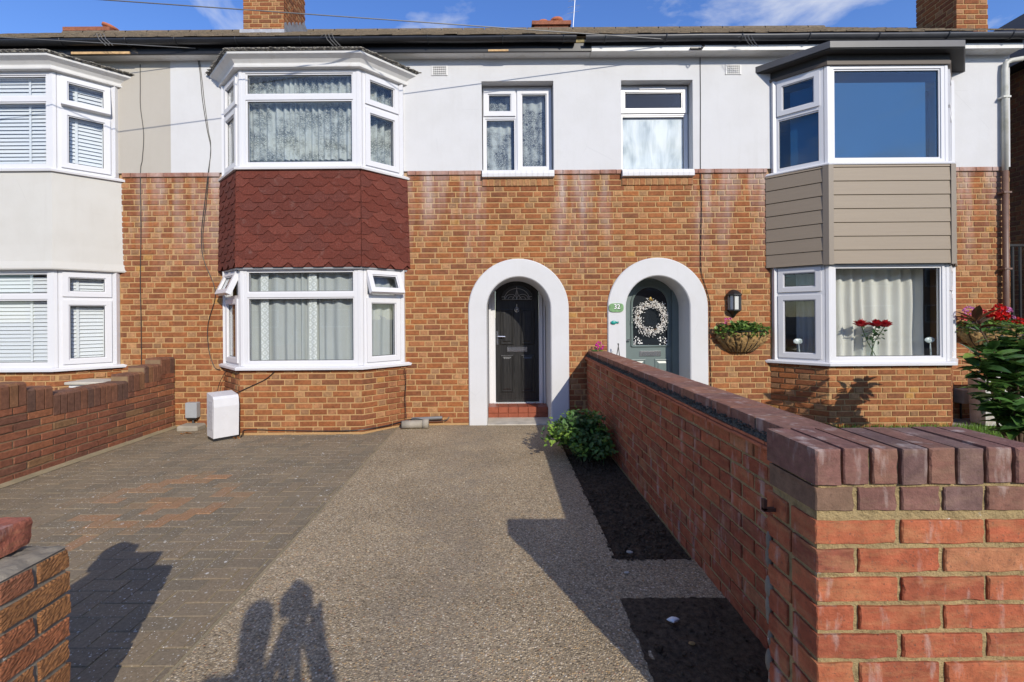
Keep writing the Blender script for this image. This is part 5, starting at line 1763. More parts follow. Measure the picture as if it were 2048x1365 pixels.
# broken left gate pier
PX, PY = -1.41, 1.525
gp_ = thing('gate_pier', 'broken rustic brick gate pier at lower left corner without coping', 'pier', (PX - 0.2, PY - 0.16, 0))
PT = 0.700
MB().box(PX - 0.42, PX - 0.009, PY - 0.33, PY - 0.009, -0.1, PT - 0.004).build('pier_core', M['mortar_grey'], gp_)
zb0 = PT - 0.0745 * 10 + 0.005
pb = []
for i in range(10):
    z = zb0 + i * 0.0745; zt = z + 0.061
    def addb(y0, y1):
        pb.append(Brick(Vector((PX + random.uniform(-0.003, 0.003), (y0 + y1) / 2, (z + zt) / 2)), Vector((0, 1, 0)), Vector((1, 0, 0)), round(y1 - y0, 3), 0.061, 0.10, pick(PAL_RUSTIC), random.randrange(4)))
    if (9 - i) % 2 == 0: addb(PY - 0.103, PY); addb(PY - 0.216, PY - 0.115); addb(PY - 0.33, PY - 0.228)
    else: addb(PY - 0.216, PY); addb(PY - 0.33, PY - 0.228)
    for (x0, x1) in ((PX - 0.32, PX - 0.112), (PX - 0.42, PX - 0.332)):
        pb.append(Brick(Vector(((x0 + x1) / 2, PY, (z + zt) / 2)), Vector((-1, 0, 0)), Vector((0, 1, 0)), round(x1 - x0, 3), 0.061, 0.10, pick(PAL_RUSTIC), random.randrange(4)))
place_bricks(pb, gp_, M['brick_rustic'], 'brick', 300, 0.006)
top = bump_sheet('x', PX - 0.42, PX - 0.004, PY - 0.33, PY - 0.004, 44, 36, PT + 0.0, 0.020, M['mortar_grey'], 12, 0.018)
top.name = 'rough_mortar_bed'; attach(top, gp_)
def loose_brick(label, c, L, W, H, rot, seed):
    rnd = random.Random(seed)
    bm = bmesh.new(); bmesh.ops.create_cube(bm, size=1)
    bmesh.ops.subdivide_edges(bm, edges=bm.edges, cuts=7, use_grid_fill=True)
    T = Matrix.Translation(c) @ Matrix.Rotation(R(rot), 4, 'Z') @ Matrix.Rotation(R(rnd.uniform(-4, 4)), 4, 'X')
    for v in bm.verts:
        p_ = Vector((v.co.x * L, v.co.y * W, v.co.z * H))
        k = mnoise.noise(p_ * 16 + Vector((seed, 0, 0))) * 0.010 + mnoise.noise(p_ * 55 + Vector((seed, 0, 0))) * 0.004
        e = sum(1 for q in v.co if abs(abs(q) - 0.5) < 1e-3)
        p_ *= (1 - 0.03 * (e - 1)) if e > 1 else 1
        v.co = T @ (p_ + p_.normalized() * k)
    me = bpy.data.meshes.new('loose_brick'); bm.to_mesh(me); bm.free()
    a_ = me.attributes.new('tint', 'FLOAT_COLOR', 'POINT'); a_.data.foreach_set('color', [0.34, 0.115, 0.075, 1.0] * len(me.vertices))
    me.materials.append(M['brick_red'])
    o = bpy.data.objects.new('loose_brick', me); COL.objects.link(o)
    return tag(o, label, 'brick', 'loose bricks on the pier')
loose_brick('chipped red brick lying on the broken gate pier', Vector((-1.61, 1.43, 0.765)), 0.21, 0.13, 0.085, 6, 3)
loose_brick('second loose brick further back on the broken gate pier', Vector((-1.765, 1.44, 0.80)), 0.15, 0.12, 0.15, -12, 9)

# ------------------------------------------------------------------ meter boxes, pipes, cables
mt = thing('meter_box', 'white slanted gas meter box on the ground by the middle bay', 'meter box', (-3.38, 5.55, 0))
def rotbox(cx, cy, ang):
    ca_, sa = math.cos(R(ang)), math.sin(R(ang))
    return Vector((ca_, sa, 0)), Vector((sa, -ca_, 0))
u = Vector((math.cos(R(47)), math.sin(R(47)), 0)); n = Vector((u.y, -u.x, 0))
fl = wp(426, 877, 5.42)
mbx = MB((fl.x, 5.42, 0), u, n)
prof = [(0.02, 0.035), (0.0, 0.40), (0.012, 0.492), (0.035, 0.520), (0.26, 0.548), (0.26, 0.035)]
m = len(prof)
mbx.add([(0, p_[0], p_[1]) for p_ in prof] + [(0.27, p_[0], p_[1]) for p_ in prof], [tuple(range(m)), tuple(range(2 * m - 1, m - 1, -1))] + [(k, m + k, m + (k + 1) % m, (k + 1) % m) for k in range(m)])
mbx.build('housing', M['white_grp'], mt)
MB((fl.x, 5.42, 0), u, n).box(0.004, 0.262, 0.035, 0.25, 0.0, 0.034).build('plinth', M['black_metal'], mt)
lab = MB((fl.x, 5.42, 0), u, n)
lab.box(-0.003, -0.0005, 0.04, 0.22, 0.12, 0.46)
lab = lab.build('side_label', simple('faded label', (0.52, 0.52, 0.53), 0.6, ns=40, na=0.25), mt)
jb = thing('junction_box', 'small grey junction box on the wall beside the white meter box', 'box', (-4.08, D, 0.3))
a, b = wp(377, 805, D), wp(398, 835, D)
MB().cbox(a.x, b.x + 0.012, D - 0.085, D - 0.001, b.z, a.z, 0.006).build('housing', M['grey_plastic'], jb)
MB().cbox(a.x + 0.012, b.x, D - 0.080, D - 0.004, b.z - 0.02, b.z - 0.001, 0.004).build('base', M['black_metal'], jb)
MB().tube([(b.x - 0.06, D - 0.04, b.z - 0.018), (b.x - 0.06, D - 0.04, 0.10), (b.x - 0.055, D - 0.05, 0.03)], 0.014, 7).build('pipe', M['black_metal'], jb)
o = MB().cbox(a.x - 0.03, b.x + 0.10, D - 0.22, D - 0.01, -0.02, 0.062, 0.02).build('concrete_plinth', M['concrete']); tag(o, 'small concrete lump on the ground below the grey junction box', 'plinth')
pp = thing('drain_pipe', 'short grey concrete pipe lying at the right foot of middle bay', 'pipe', (-1.15, 6.0, 0))
pa, pb_ = wp(803, 855, 6.02), wp(856, 852, 6.05)
S(MB().tube([(pa.x, 6.0, 0.055), (pb_.x - 0.07, 6.03, 0.055)], 0.052, 14)).build('barrel', M['concrete'], pp)
S(MB().tube([(pb_.x - 0.075, 6.03, 0.058), (pb_.x, 6.035, 0.058)], 0.062, 14)).build('collar', M['concrete'], pp)
S(MB().tube([(pa.x - 0.002, 6.0, 0.055), (pa.x - 0.004, 6.0, 0.055)], 0.040, 14)).build('mouth', M['black_metal'], pp)
o = MB().tube([wp(822, 839, 6.15), wp(883, 836, 6.15)], 0.022, 8).build('metal_offcut', simple('dull steel', (0.20, 0.20, 0.20), 0.6, 0.3)); tag(o, 'thin steel pipe offcut leaning low on wall behind the concrete pipe', 'pipe')

def cable(label, pts, r=0.005, mat='cable_black', n=5):
    # smooth the control points
    P = [Vector(p_) for p_ in pts]
    out = []
    for i in range(len(P) - 1):
        p0 = P[max(i - 1, 0)]; p1 = P[i]; p2 = P[i + 1]; p3 = P[min(i + 2, len(P) - 1)]
        for k in range(6):
            t = k / 6
            out.append(0.5 * ((2 * p1) + (-p0 + p2) * t + (2 * p0 - 5 * p1 + 4 * p2 - p3) * t * t + (-p0 + 3 * p1 - 3 * p2 + p3) * t ** 3))
    out.append(P[-1])
    o = MB().tube(out, r, n).build('cable', M[mat])
    return tag(o, label, 'cable')
YC = D - 0.012
cable('black cable hanging straight down the left wall beside the cream bay', [wp(x_, y_, YC) for x_, y_ in ((284, 130), (284, 175), (284, 215), (290, 270), (287, 320), (283, 350), (283, 470), (281, 560), (282, 640), (282, 732))])
cable('looping black cable down the wall left of the shingled bay', [wp(x_, y_, YC) for x_, y_ in ((399, 115), (404, 150), (408, 200), (417, 260), (424, 300), (418, 350), (412, 400), (404, 470), (408, 520), (428, 570), (430, 600), (416, 650), (417, 700), (428, 735), (440, 741))])
cable('second thin cable beside the looping cable left of shingled bay', [wp(x_, y_, YC) for x_, y_ in ((402, 116), (408, 165), (412, 205), (420, 265), (424, 292), (420, 345), (415, 400), (407, 470), (409, 505))], 0.004)
cable('black cable down the wall right of the grey green door arch', [wp(x_, y_, YC) for x_, y_ in ((1404, 115), (1404, 200), (1403, 340), (1405, 400), (1403, 480), (1403, 540), (1412, 575), (1420, 610), (1419, 680), (1421, 760), (1420, 790))])
yb = D - BAY_B - 0.012
cable('black cable running along the foot of the middle bay', [wp(478, 880, 5.60), wp(484, 868, 5.70), wp(492, 861, yb), wp(560, 862, yb), wp(640, 863, yb), wp(715, 861, yb), wp(770, 852, 5.92), wp(805, 843, 6.1), wp(830, 838, 6.12), wp(860, 843, 6.13), wp(890, 841, 6.13), wp(897, 834, 6.15)], 0.006)
cable('short cable looping under the right end of the middle bay sill', [wp(808, 738, 6.1), wp(811, 760, 6.12), wp(809, 800, 6.12), wp(811, 838, 6.1)])
cable('black cable from the meter box up to the middle bay sill', [wp(470, 788, yb), wp(505, 772, yb), wp(530, 760, yb), wp(548, 745, yb)])
cable('two strand cable between meter box and left end of middle sill', [wp(434, 783, 6.0), wp(438, 768, 6.1), wp(446, 752, 6.1), wp(452, 743, 6.1)], 0.004)
# overhead telephone wires
d1 = Vector((-5.63, -1.0, -0.18))
P0 = Vector((2.47, 6.0, 4.95))
o = MB().tube([P0 + d1 * (k / 10.0 * 3.0) for k in range(11)], 0.006, 5).build('overhead_wire', M['cable_grey']); tag(o, 'long thin telephone wire crossing the roof line to the right eaves bracket', 'wire')
bk = MB(); c = wp(1400, 96, 6.0)
bk.box(c.x - 0.10, c.x + 0.06, 5.985, 6.012, c.z - 0.01, c.z + 0.008).tube([(c.x + 0.04, 5.98, c.z + 0.02), (c.x + 0.06, 5.95, c.z), (c.x + 0.03, 5.96, c.z - 0.03), (c.x, 5.98, c.z - 0.01)], 0.008, 5)
tag(bk.build('wire_bracket', M['black_metal']), 'black wire bracket fixed to the white fascia', 'bracket')
P1 = wp(395, 98, 6.0); P1.y = 6.0
o = MB().tube([P1 + d1 * (k / 10.0 * 1.6) for k in range(11)], 0.005, 5).build('overhead_wire', M['cable_grey']); tag(o, 'short thin telephone wire ending at eaves between left bays', 'wire')
for k, (px, ll) in enumerate(((200, 'left bay'), (655, 'shingled bay'), (1490, 'right vent'))):
    mb = MB()
    for j in range(3):
        c = wp(px + j * 7, 82, 5.88)
        mb.tube([c + Vector((-0.06, 0, 0.05)), c + Vector((0, -0.02, 0.07)), c + Vector((0.03, -0.02, 0.0)), c + Vector((0.10, 0.0, -0.07))], 0.004, 5)
    tag(mb.build('wire_loop', M['cable_grey']), 'coil of loose wire hung on the gutter above ' + ll, 'wire')

# ------------------------------------------------------------------ door dressing, lantern, baskets
# wreath
wr = thing('wreath', 'white berry wreath hanging on the grey green door', 'wreath', (exc, YE - 0.03, 1.40))
rg = MB()
for i in range(24):
    a0, a1 = 2 * math.pi * i / 24, 2 * math.pi * (i + 1) / 24
    rg.tube([(exc + 0.180 * math.cos(a0), YE - 0.035, 1.400 + 0.180 * math.sin(a0)), (exc + 0.180 * math.cos(a1), YE - 0.035, 1.400 + 0.180 * math.sin(a1))], 0.014, 5)
rg.build('twig_ring', M['bark'], wr)
bd = MB()
for i in range(760):
    a = random.uniform(0, 6.283); rr = random.gauss(0.198, 0.030)
    y = YE - 0.04 - random.uniform(0, 0.045)
    th = a + 1.1 + random.uniform(-0.5, 0.5)
    rot = Matrix.Rotation(th, 3, 'Y') if False else Matrix(((math.cos(th), 0, -math.sin(th)), (0, 1, 0), (math.sin(th), 0, math.cos(th))))
    bd.ball((exc + rr * math.cos(a), y, 1.400 + rr * math.sin(a)), 0.0036, 5, 4, (3.0, 1, 1), rot)
bd = bd.build('berry_buds', simple('white berries', (0.80, 0.78, 0.74), 0.5), wr, fix=False); bd['kind'] = 'stuff'
MB().ball((exc - 0.005, YE - 0.05, 1.665), 0.02, 8, 5, (1, 0.5, 1.3)).ball((exc + 0.02, YE - 0.05, 1.65), 0.014, 8, 5).tube([(exc, YE - 0.045, 1.70), (exc, YE - 0.045, 1.64)], 0.006, 5).build('bow', M['brass'], wr)
# number plaque
pl = thing('number_plaque', 'green oval house number 32 plaque on white arch', 'plaque', (1.50, D - 0.03, 1.56))
a, b = wp(1217, 607, D), wp(1246, 624, D)
cxp, czp = (a.x + b.x) / 2, (a.z + b.z) / 2
pw, ph_ = (b.x - a.x) / 2, (a.z - b.z) / 2
poly = [(cxp + pw * math.copysign(abs(math.cos(t)) ** 0.45, math.cos(t)), czp + ph_ * math.copysign(abs(math.sin(t)) ** 0.7, math.sin(t))) for t in [2 * math.pi * k / 32 for k in range(32)]]
MB().xprism(poly, D - 0.036, D - 0.0225).build('plate', M['plaque_green'], pl)
def text(name, body, size, loc, mat, parent, ext=0.001, off=0.0):
    cu = bpy.data.curves.new(name, 'FONT'); cu.body = body; cu.size = size; cu.extrude = ext; cu.align_x = 'CENTER'; cu.align_y = 'CENTER'; cu.offset = off
    o = bpy.data.objects.new(name, cu); COL.objects.link(o)
    dg_ = bpy.context.evaluated_depsgraph_get()
    me = bpy.data.meshes.new_from_object(o.evaluated_get(dg_)); bpy.data.objects.remove(o)
    me.materials.append(mat)
    m = Matrix.Translation(loc) @ Matrix.Rotation(R(90), 4, 'X')
    me.transform(m)
    o = bpy.data.objects.new(name, me); COL.objects.link(o)
    return attach(o, parent)
text('numerals', '32', 0.085, (cxp + 0.012, D - 0.0372, czp + 0.008), M['ink_black'], pl, 0.001, 0.004)
text('numerals', '32', 0.085, (cxp + 0.009, D - 0.0390, czp + 0.011), M['ink_white'], pl, 0.001, 0.001)
or_ = MB(); c = wp(1226, 645, D)
or_.ball((c.x, D - 0.035, c.z), 0.04, 10, 6, (1.0, 0.3, 0.62)).ball((c.x + 0.048, D - 0.035, c.z + 0.002), 0.016, 7, 5, (1.2, 0.5, 0.7))
tt = thing('wall_ornament', 'small teal turtle shaped ornament below the number plaque', 'ornament', (c.x, D - 0.03, c.z))
S(or_).build('shell', M['teal'], tt)
MB().ball((c.x + 0.062, D - 0.035, c.z + 0.008), 0.006, 6, 4).ball((c.x + 0.062, D - 0.035, c.z - 0.008), 0.006, 6, 4).build('feet', M['ink_black'], tt)

# lantern
ln = thing('wall_lantern', 'black half lantern with pale panes on right house wall', 'lantern', wp(1465, 610, D))
c = wp(1466, 606, D)
lx, lz = c.x, c.z
def half_hex(w, d):
    return [(lx - w, D - 0.004), (lx - w, D - d * 0.55), (lx - w * 0.5, D - d), (lx + w * 0.5, D - d), (lx + w, D - d * 0.55), (lx + w, D - 0.004)]
def hh_loft(rings):
    vs = []; fs = []
    m = 6
    for (z, w, d) in rings: vs += [(p_[0], p_[1], lz + z) for p_ in half_hex(w, d)]
    for i in range(len(rings) - 1):
        for k in range(m): fs.append((i * m + k, i * m + (k + 1) % m, (i + 1) * m + (k + 1) % m, (i + 1) * m + k))
    fs.append(tuple(range(m - 1, -1, -1))); fs.append(tuple((len(rings) - 1) * m + k for k in range(m)))
    return MB().add(vs, fs)
hh_loft([(0.10, 0.088, 0.125), (0.118, 0.088, 0.125), (0.155, 0.055, 0.08), (0.175, 0.025, 0.04), (0.18, 0.012, 0.02)]).build('cap', M['black_metal'], ln)
hh_loft([(-0.115, 0.065, 0.095), (-0.10, 0.080, 0.115), (-0.085, 0.080, 0.115)]).build('base', M['black_metal'], ln)
hh_loft([(-0.19, 0.012, 0.02), (-0.15, 0.03, 0.05), (-0.116, 0.06, 0.09)]).build('finial', M['black_metal'], ln)
for (w0, w1) in (((0, 1), 'a'), ((1, 2), 'b'), ((2, 3), 'c'), ((3, 4), 'd'), ((4, 5), 'e')):
    P = half_hex(0.070, 0.10)[w0[0]]; Q = half_hex(0.070, 0.10)[w0[1]]
    u_, n_, L_ = unit(P, Q)
    MB((P[0], P[1], lz), u_, n_).box(0.002, L_ - 0.002, 0.0, 0.004, -0.084, 0.099).build('pane', M['opal'], ln)
for k in range(1, 5):
    P = half_hex(0.074, 0.106)[k]
    MB().box(P[0] - 0.007, P[0] + 0.007, P[1] - 0.006, P[1] + 0.008, lz - 0.09, lz + 0.105).build('bar', M['black_metal'], ln)

def leaf_at(mb, pos, d, up, L, W, col, fold=0.25):
    d = d.normalized(); side = d.cross(up)
    if side.length < 1e-4: side = d.cross(Vector((1, 0, 0)))
    side.normalize(); nrm = side.cross(d)
    pts = [pos, pos + d * L * 0.35 + side * W / 2 + nrm * W * fold, pos + d * L * 0.75 + side * W * 0.36 + nrm * W * fold * 0.6, pos + d * L - nrm * L * 0.06, pos + d * L * 0.75 - side * W * 0.36 + nrm * W * fold * 0.6, pos + d * L * 0.35 - side * W / 2 + nrm * W * fold, pos + d * L * 0.5]
    mb.add([tuple(p_) for p_ in pts], [(0, 1, 6), (1, 2, 6), (2, 3, 6), (3, 4, 6), (4, 5, 6), (5, 0, 6)], col)
def rdir(rnd, zb=0.3):
    v = Vector((rnd.gauss(0, 1), rnd.gauss(0, 1), rnd.gauss(zb, 0.7))); v.normalize(); return v
GREENS = [(0.11, 0.21, 0.04), (0.08, 0.16, 0.035), (0.16, 0.27, 0.045), (0.055, 0.12, 0.03), (0.20, 0.31, 0.065)]

def basket(label, x0, x1, zt, flowers, seed):
    rnd = random.Random(seed)
    cx_, w = (x0 + x1) / 2, (x1 - x0) / 2
    t = thing('wall_planter', label, 'planter', (cx_, D, zt - 0.25), 'coir lined wall planters')
    # half-bowl coir liner
    vs = []; fs = []; NU, NV = 60, 14
    for j in range(NV + 1):
        ph__ = j / NV
        rad = math.cos(ph__ * math.pi / 2 * 0.86) ** 0.75
        z = zt - 0.26 * ph__ ** 1.0
        for i in range(NU + 1):
            an = math.pi * i / NU
            k = 1 + 0.16 * mnoise.noise(Vector((i * 0.7, j * 0.6, seed))) + 0.10 * abs(math.sin(6 * an)) * math.sin(math.pi * min(1, ph__ * 1.2))
            vs.append((cx_ - w * (0.55 + 0.45 * rad) * math.cos(an) * k * (rad ** 0.35), D - 0.006 - 0.20 * rad * math.sin(an) * k, z + 0.012 * mnoise.noise(Vector((i * 1.3, j, seed)))))
    for j in range(NV):
        for i in range(NU):
            a = j * (NU + 1) + i
            fs.append((a, a + 1, a + NU + 2, a + NU + 1))
    mb = MB().add(vs, fs); mb.smooth = True
    mb.build('coir_liner', M['coir'], t, fix=False)
    wire = MB()
    for i in range(1, 12):
        an = math.pi * i / 12
        pts_ = []
        for j in range(7):
            ph__ = j / 6; rad = math.cos(ph__ * math.pi / 2 * 0.86) ** 0.75
            pts_.append((cx_ - 1.03 * w * (0.55 + 0.45 * rad) * math.cos(an) * (rad ** 0.35), D - 0.008 - 0.213 * rad * math.sin(an), zt + 0.015 - 0.275 * ph__))
        wire.tube(pts_, 0.0045, 5)
    wire.tube([(cx_ - 1.03 * w * math.cos(math.pi * i / 14), D - 0.008 - 0.213 * math.sin(math.pi * i / 14), zt + 0.015) for i in range(15)], 0.006, 5)
    wire.build('wire_basket', M['black_metal'], t)
    so_ = MB(); so_.prism([(cx_ - w * 0.95 * math.cos(math.pi * i / 14), D - 0.006 - 0.19 * math.sin(math.pi * i / 14)) for i in range(15)], zt - 0.04, zt - 0.01)
    so_.build('compost', M['soil'], t)
    fo = MB()
    for i in range(620):
        an = rnd.uniform(0.02, 3.12); rr = rnd.uniform(0.1, 1.15)
        x = cx_ - w * rr * math.cos(an); y = D - 0.01 - 0.21 * rr * math.sin(an)
        hump = 0.07 + 0.10 * (0.5 + 0.5 * mnoise.noise(Vector((x * 6, seed, 0)))) * (1.15 - 0.5 * abs(rr * math.cos(an)))
        z = zt + rnd.uniform(-0.02, 1.0) * hump - (0.05 if rr > 0.95 else 0)
        L = rnd.uniform(0.028, 0.055)
        leaf_at(fo, Vector((x, min(y, D - 0.012), z)), rdir(rnd, 0.1) + Vector((0, -0.5, 0)), Vector((0, -0.2, 1)), L, L * 0.95, rnd.choice(GREENS), 0.15)
    fo = fo.build('foliage', M['leaf'], t, fix=False); fo['kind'] = 'stuff'
    for (x, y, z, r, col, nn) in flowers:
        mb = MB()
        for k in range(nn):
            dv = rdir(rnd, 0.2)
            c_ = Vector((x, y, z)) + Vector((dv.x * r, dv.y * r * 0.7, dv.z * r * 0.75))
            kk = rnd.uniform(0.75, 1.2)
            for q in range(4):
                dd = (dv + rdir(rnd, 0) * 0.9).normalized()
                leaf_at(mb, c_, dd, dv, r * 0.55, r * 0.5, tuple(min(1, v_ * kk) for v_ in col), 0.1)
        mb.build('flower', M['petal'], t, fix=False)
    return t
a, b = wp(1432, 664, D), wp(1529, 664, D)
pk = (0.72, 0.16, 0.36); rd = (0.62, 0.012, 0.012); sal = (0.66, 0.10, 0.10); lil = (0.70, 0.28, 0.55)
basket('coir wall planter with green trailing leaves below the lantern', a.x, b.x, a.z, [(a.x + 0.10, D - 0.12, a.z + 0.165, 0.035, pk, 14), (a.x + 0.06, D - 0.12, a.z + 0.12, 0.025, pk, 9)], 41)
a2, b2 = wp(1912, 656, D), wp(2030, 656, D)
fl_ = []
for (px, py, r, col, nn) in ((1938, 620, 0.05, lil, 22), (1932, 632, 0.05, sal, 20), (1950, 630, 0.045, sal, 18), (1964, 624, 0.045, sal, 18), (1983, 628, 0.06, rd, 26), (1998, 616, 0.055, rd, 24), (2004, 631, 0.06, rd, 26), (2014, 620, 0.045, lil, 18), (2024, 634, 0.03, lil, 10), (2036, 642, 0.05, rd, 20), (2000, 640, 0.045, rd, 18)):
    p_ = wp(px, py, D - 0.16); fl_.append((p_.x, p_.y, p_.z, r, col, nn))
basket('coir wall planter full of red and pink geraniums beside the end downpipe', a2.x, b2.x + 0.0, a2.z, fl_, 42)

# pink flower and stakes behind the side wall
gf = thing('geranium', 'magenta geranium peeping over the side wall by the white arch', 'flower', (1.38, 6.0, 0.04))
c = wp(1198, 692, 6.05)
rnd = random.Random(5)
MB().tube([(1.38, 6.05, 0.04), (c.x, 6.05, c.z)], 0.006, 5).build('stem', M['green_stem'], gf)
mb = MB()
for k in range(26):
    dv = rdir(rnd, 0.2)
    leaf_at(mb, c + dv * 0.035, (dv + rdir(rnd, 0) * 0.8), dv, 0.03, 0.028, (0.62, 0.02, 0.34), 0.1)
mb.build('bloom', M['petal'], gf, fix=False)
mb = MB()
for k in range(60):
    p_ = c + Vector((rnd.gauss(0.0, 0.05), rnd.gauss(0, 0.03), -0.07 - abs(rnd.gauss(0, 0.07))))
    leaf_at(mb, p_, rdir(rnd, 0.2), Vector((0, -0.3, 1)), 0.045, 0.04, rnd.choice(GREENS), 0.12)
fo = mb.build('foliage', M['leaf'], gf, fix=False); fo['kind'] = 'stuff'
sk = MB(); sk.tube([wp(1232, 716, 6.0), wp(1237, 689, 6.02)], 0.006, 5).tube([wp(1239, 716, 6.0), wp(1236, 689, 6.02)], 0.006, 5).ball(wp(1236, 688, 6.02), 0.011, 6, 4)
tag(sk.build('garden_stake', M['black_metal']), 'thin black garden stakes showing above the side wall', 'stake')

# vase of roses
vz = thing('rose_vase', 'clear glass vase of dark red roses on the right bay window sill', 'vase', (4.35, 5.90, 0.86))
c = wp(1744, 712, 5.88)
vx, vy, vz0 = c.x, 5.88, 0.862
prof = [(0.035, 0.0), (0.055, 0.03), (0.068, 0.09), (0.066, 0.16), (0.050, 0.22), (0.052, 0.235)]
S(MB().lathe((vx, vy, vz0), prof, 18)).build('vase', M['glass_clear'], vz, fix=False)
rnd = random.Random(8)
stm = MB()
heads = [wp(1722, 650, 5.80), wp(1752, 650, 5.82), wp(1770, 651, 5.80)]
for h_ in heads: stm.tube([(vx + (vx - h_.x) * 0.3, vy, vz0 + 0.01), (vx + (h_.x - vx) * 0.3, vy, vz0 + 0.22), tuple(h_)], 0.005, 5)
stm.build('stem', M['green_stem'], vz)
lf = MB()
for k in range(46):
    h_ = rnd.choice(heads)
    p_ = Vector((vx, vy, vz0 + 0.22)).lerp(h_, rnd.uniform(0.0, 0.8)) + Vector((rnd.gauss(0, 0.04), rnd.gauss(0, 0.03), rnd.gauss(0.0, 0.02)))
    leaf_at(lf, p_, rdir(rnd, 0.0) + Vector((0, -0.3, 0)), Vector((0, -0.2, 1)), 0.06, 0.04, rnd.choice([(0.045, 0.10, 0.04), (0.06, 0.13, 0.04), (0.03, 0.075, 0.035)]), 0.15)
lf.build('leaves', M['leaf'], vz, fix=False)
for h_ in heads:
    mb = MB()
    for ring, (nn, r, tilt) in enumerate(((5, 0.03, 0.10), (7, 0.05, 0.35), (9, 0.07, 0.62), (10, 0.085, 0.92))):
        for q in range(nn):
            an = 2 * math.pi * (q + 0.5 * ring) / nn + rnd.uniform(-0.2, 0.2)
            tl_ = tilt + rnd.uniform(-0.22, 0.25)
            dv = Vector((math.cos(an) * math.sin(tl_), math.sin(an) * math.sin(tl_), math.cos(tl_)))
            leaf_at(mb, Vector(h_) + Vector((math.cos(an), math.sin(an), 0)) * r * 0.30 + Vector((0, 0, -0.02 + 0.004 * (4 - ring))), dv, Vector((-math.cos(an), -math.sin(an), 0.6)), rnd.uniform(0.065, 0.095), rnd.uniform(0.05, 0.07), (0.44 * rnd.uniform(0.6, 1.15), 0.006, 0.012), 0.25)
    mb.build('rose', M['petal'], vz, fix=False)
def glass_pick(label, px, py, Y, base):
    c = wp(px, py, Y)
    t = thing('glass_ornament', label, 'ornament', (c.x, Y, base), 'glass ornaments on the right bay sill')
    S(MB().ball((c.x, Y, c.z), 0.06, 14, 8, (1.1, 0.25, 0.62))).build('disc', simple('bubbled glass', (0.50, 0.56, 0.54), 0.15, ns=60, na=0.5, bs=60, bst=0.8) if 'bubbled glass' not in bpy.data.materials else bpy.data.materials['bubbled glass'], t)
    MB().tube([(c.x + 0.02, Y, base), (c.x + 0.005, Y, c.z - 0.03)], [0.012, 0.006], 7).build('stem', bpy.data.materials['bubbled glass'], t)
glass_pick('glass disc ornament on a stem at right end of right bay sill', 1859, 679, 5.86, 0.862)
glass_pick('fainter glass disc ornament in the left light of right bay window', 1596, 682, 6.0, 0.862)

# ------------------------------------------------------------------ bushes and plants
rb = thing('rose_bush', 'low leafy green bush in the soil bed by the black door', 'bush', (0.84, 4.78, 0))
rnd = random.Random(15)
st_ = MB(); tips = []
for i in range(64):
    a = rnd.uniform(0, 6.28); r = math.sqrt(rnd.uniform(0.01, 1.0))
    hx, hy = 0.80 + 0.37 * r * math.cos(a), 4.80 + 0.46 * r * math.sin(a)
    hz = 0.36 * (1 - 0.75 * r * r) + rnd.uniform(0.0, 0.10)
    hx = min(hx, 1.07)
    b0 = Vector((0.86 + rnd.gauss(0, 0.05), 4.82 + rnd.gauss(0, 0.08), -0.02))
    mid = b0.lerp(Vector((hx, hy, hz)), 0.55) + Vector((0, 0, 0.05))
    st_.tube([b0, mid, (hx, hy, hz)], [0.006, 0.004, 0.002], 5)
    tips.append((mid, Vector((hx, hy, hz))))
st_.build('stems', M['green_stem'], rb)
lf = MB()
for (m_, t_) in tips:
    sunlit_tip = rnd.random() < (0.75 if t_.x < 0.72 else 0.22)  # left tips mostly get brighter greens, sunlight painted into the leaf colour
    for k in range(40):
        f = rnd.uniform(0.0, 1.12)
        p_ = m_.lerp(t_, f) + Vector((rnd.gauss(0, 0.035), rnd.gauss(0, 0.04), rnd.gauss(0, 0.028)))
        if p_.x > 1.095 or p_.z < 0.0: continue
        sunlit = sunlit_tip and f > 0.45
        col = rnd.choice([(0.22, 0.36, 0.05), (0.17, 0.31, 0.05), (0.27, 0.40, 0.07)]) if sunlit else rnd.choice([(0.065, 0.145, 0.038), (0.085, 0.18, 0.045), (0.05, 0.11, 0.035), (0.11, 0.20, 0.06)])
        L = rnd.uniform(0.034, 0.066)
        leaf_at(lf, p_, rdir(rnd, 0.15), Vector((0, -0.3, 1)), L, L * 0.64, col, 0.12)
lf = lf.build('foliage', M['leaf'], rb, fix=False); lf['kind'] = 'stuff'

mg = thing('magnolia_shrub', 'glossy dark green broad leaved shrub at the right edge', 'shrub', (4.85, 4.35, 0.04))
rnd = random.Random(23)
leafmeshes = []
for k, col in enumerate([(0.045, 0.10, 0.028), (0.065, 0.14, 0.032), (0.10, 0.19, 0.040), (0.18, 0.26, 0.055), (0.13, 0.055, 0.03)]):
    NL = 6; vs = []; fs = []
    Ln, Wd = 0.19, 0.078
    for i in range(NL + 1):
        t_ = i / NL
        w_ = Wd / 2 * math.sin(math.pi * (t_ ** 0.8)) ** 0.8 if 0 < i < NL else 0.002
        z = -0.10 * Ln * (t_ ** 2) * 1.6
        vs += [(-w_, t_ * Ln, z + w_ * 0.35), (0, t_ * Ln, z), (w_, t_ * Ln, z + w_ * 0.35)]
    for i in range(NL):
        a_ = i * 3
        fs += [(a_, a_ + 1, a_ + 4, a_ + 3), (a_ + 1, a_ + 2, a_ + 5, a_ + 4)]
    mb = MB().add(vs, fs, col); mb.smooth = True
    leafmeshes.append(mb.mesh('leaf', M['leaf_gloss']))
stems = MB()
inv = Matrix.Translation(-Vector(mg.location))
whorls = []
base = Vector((4.85, 4.35, 0.03))
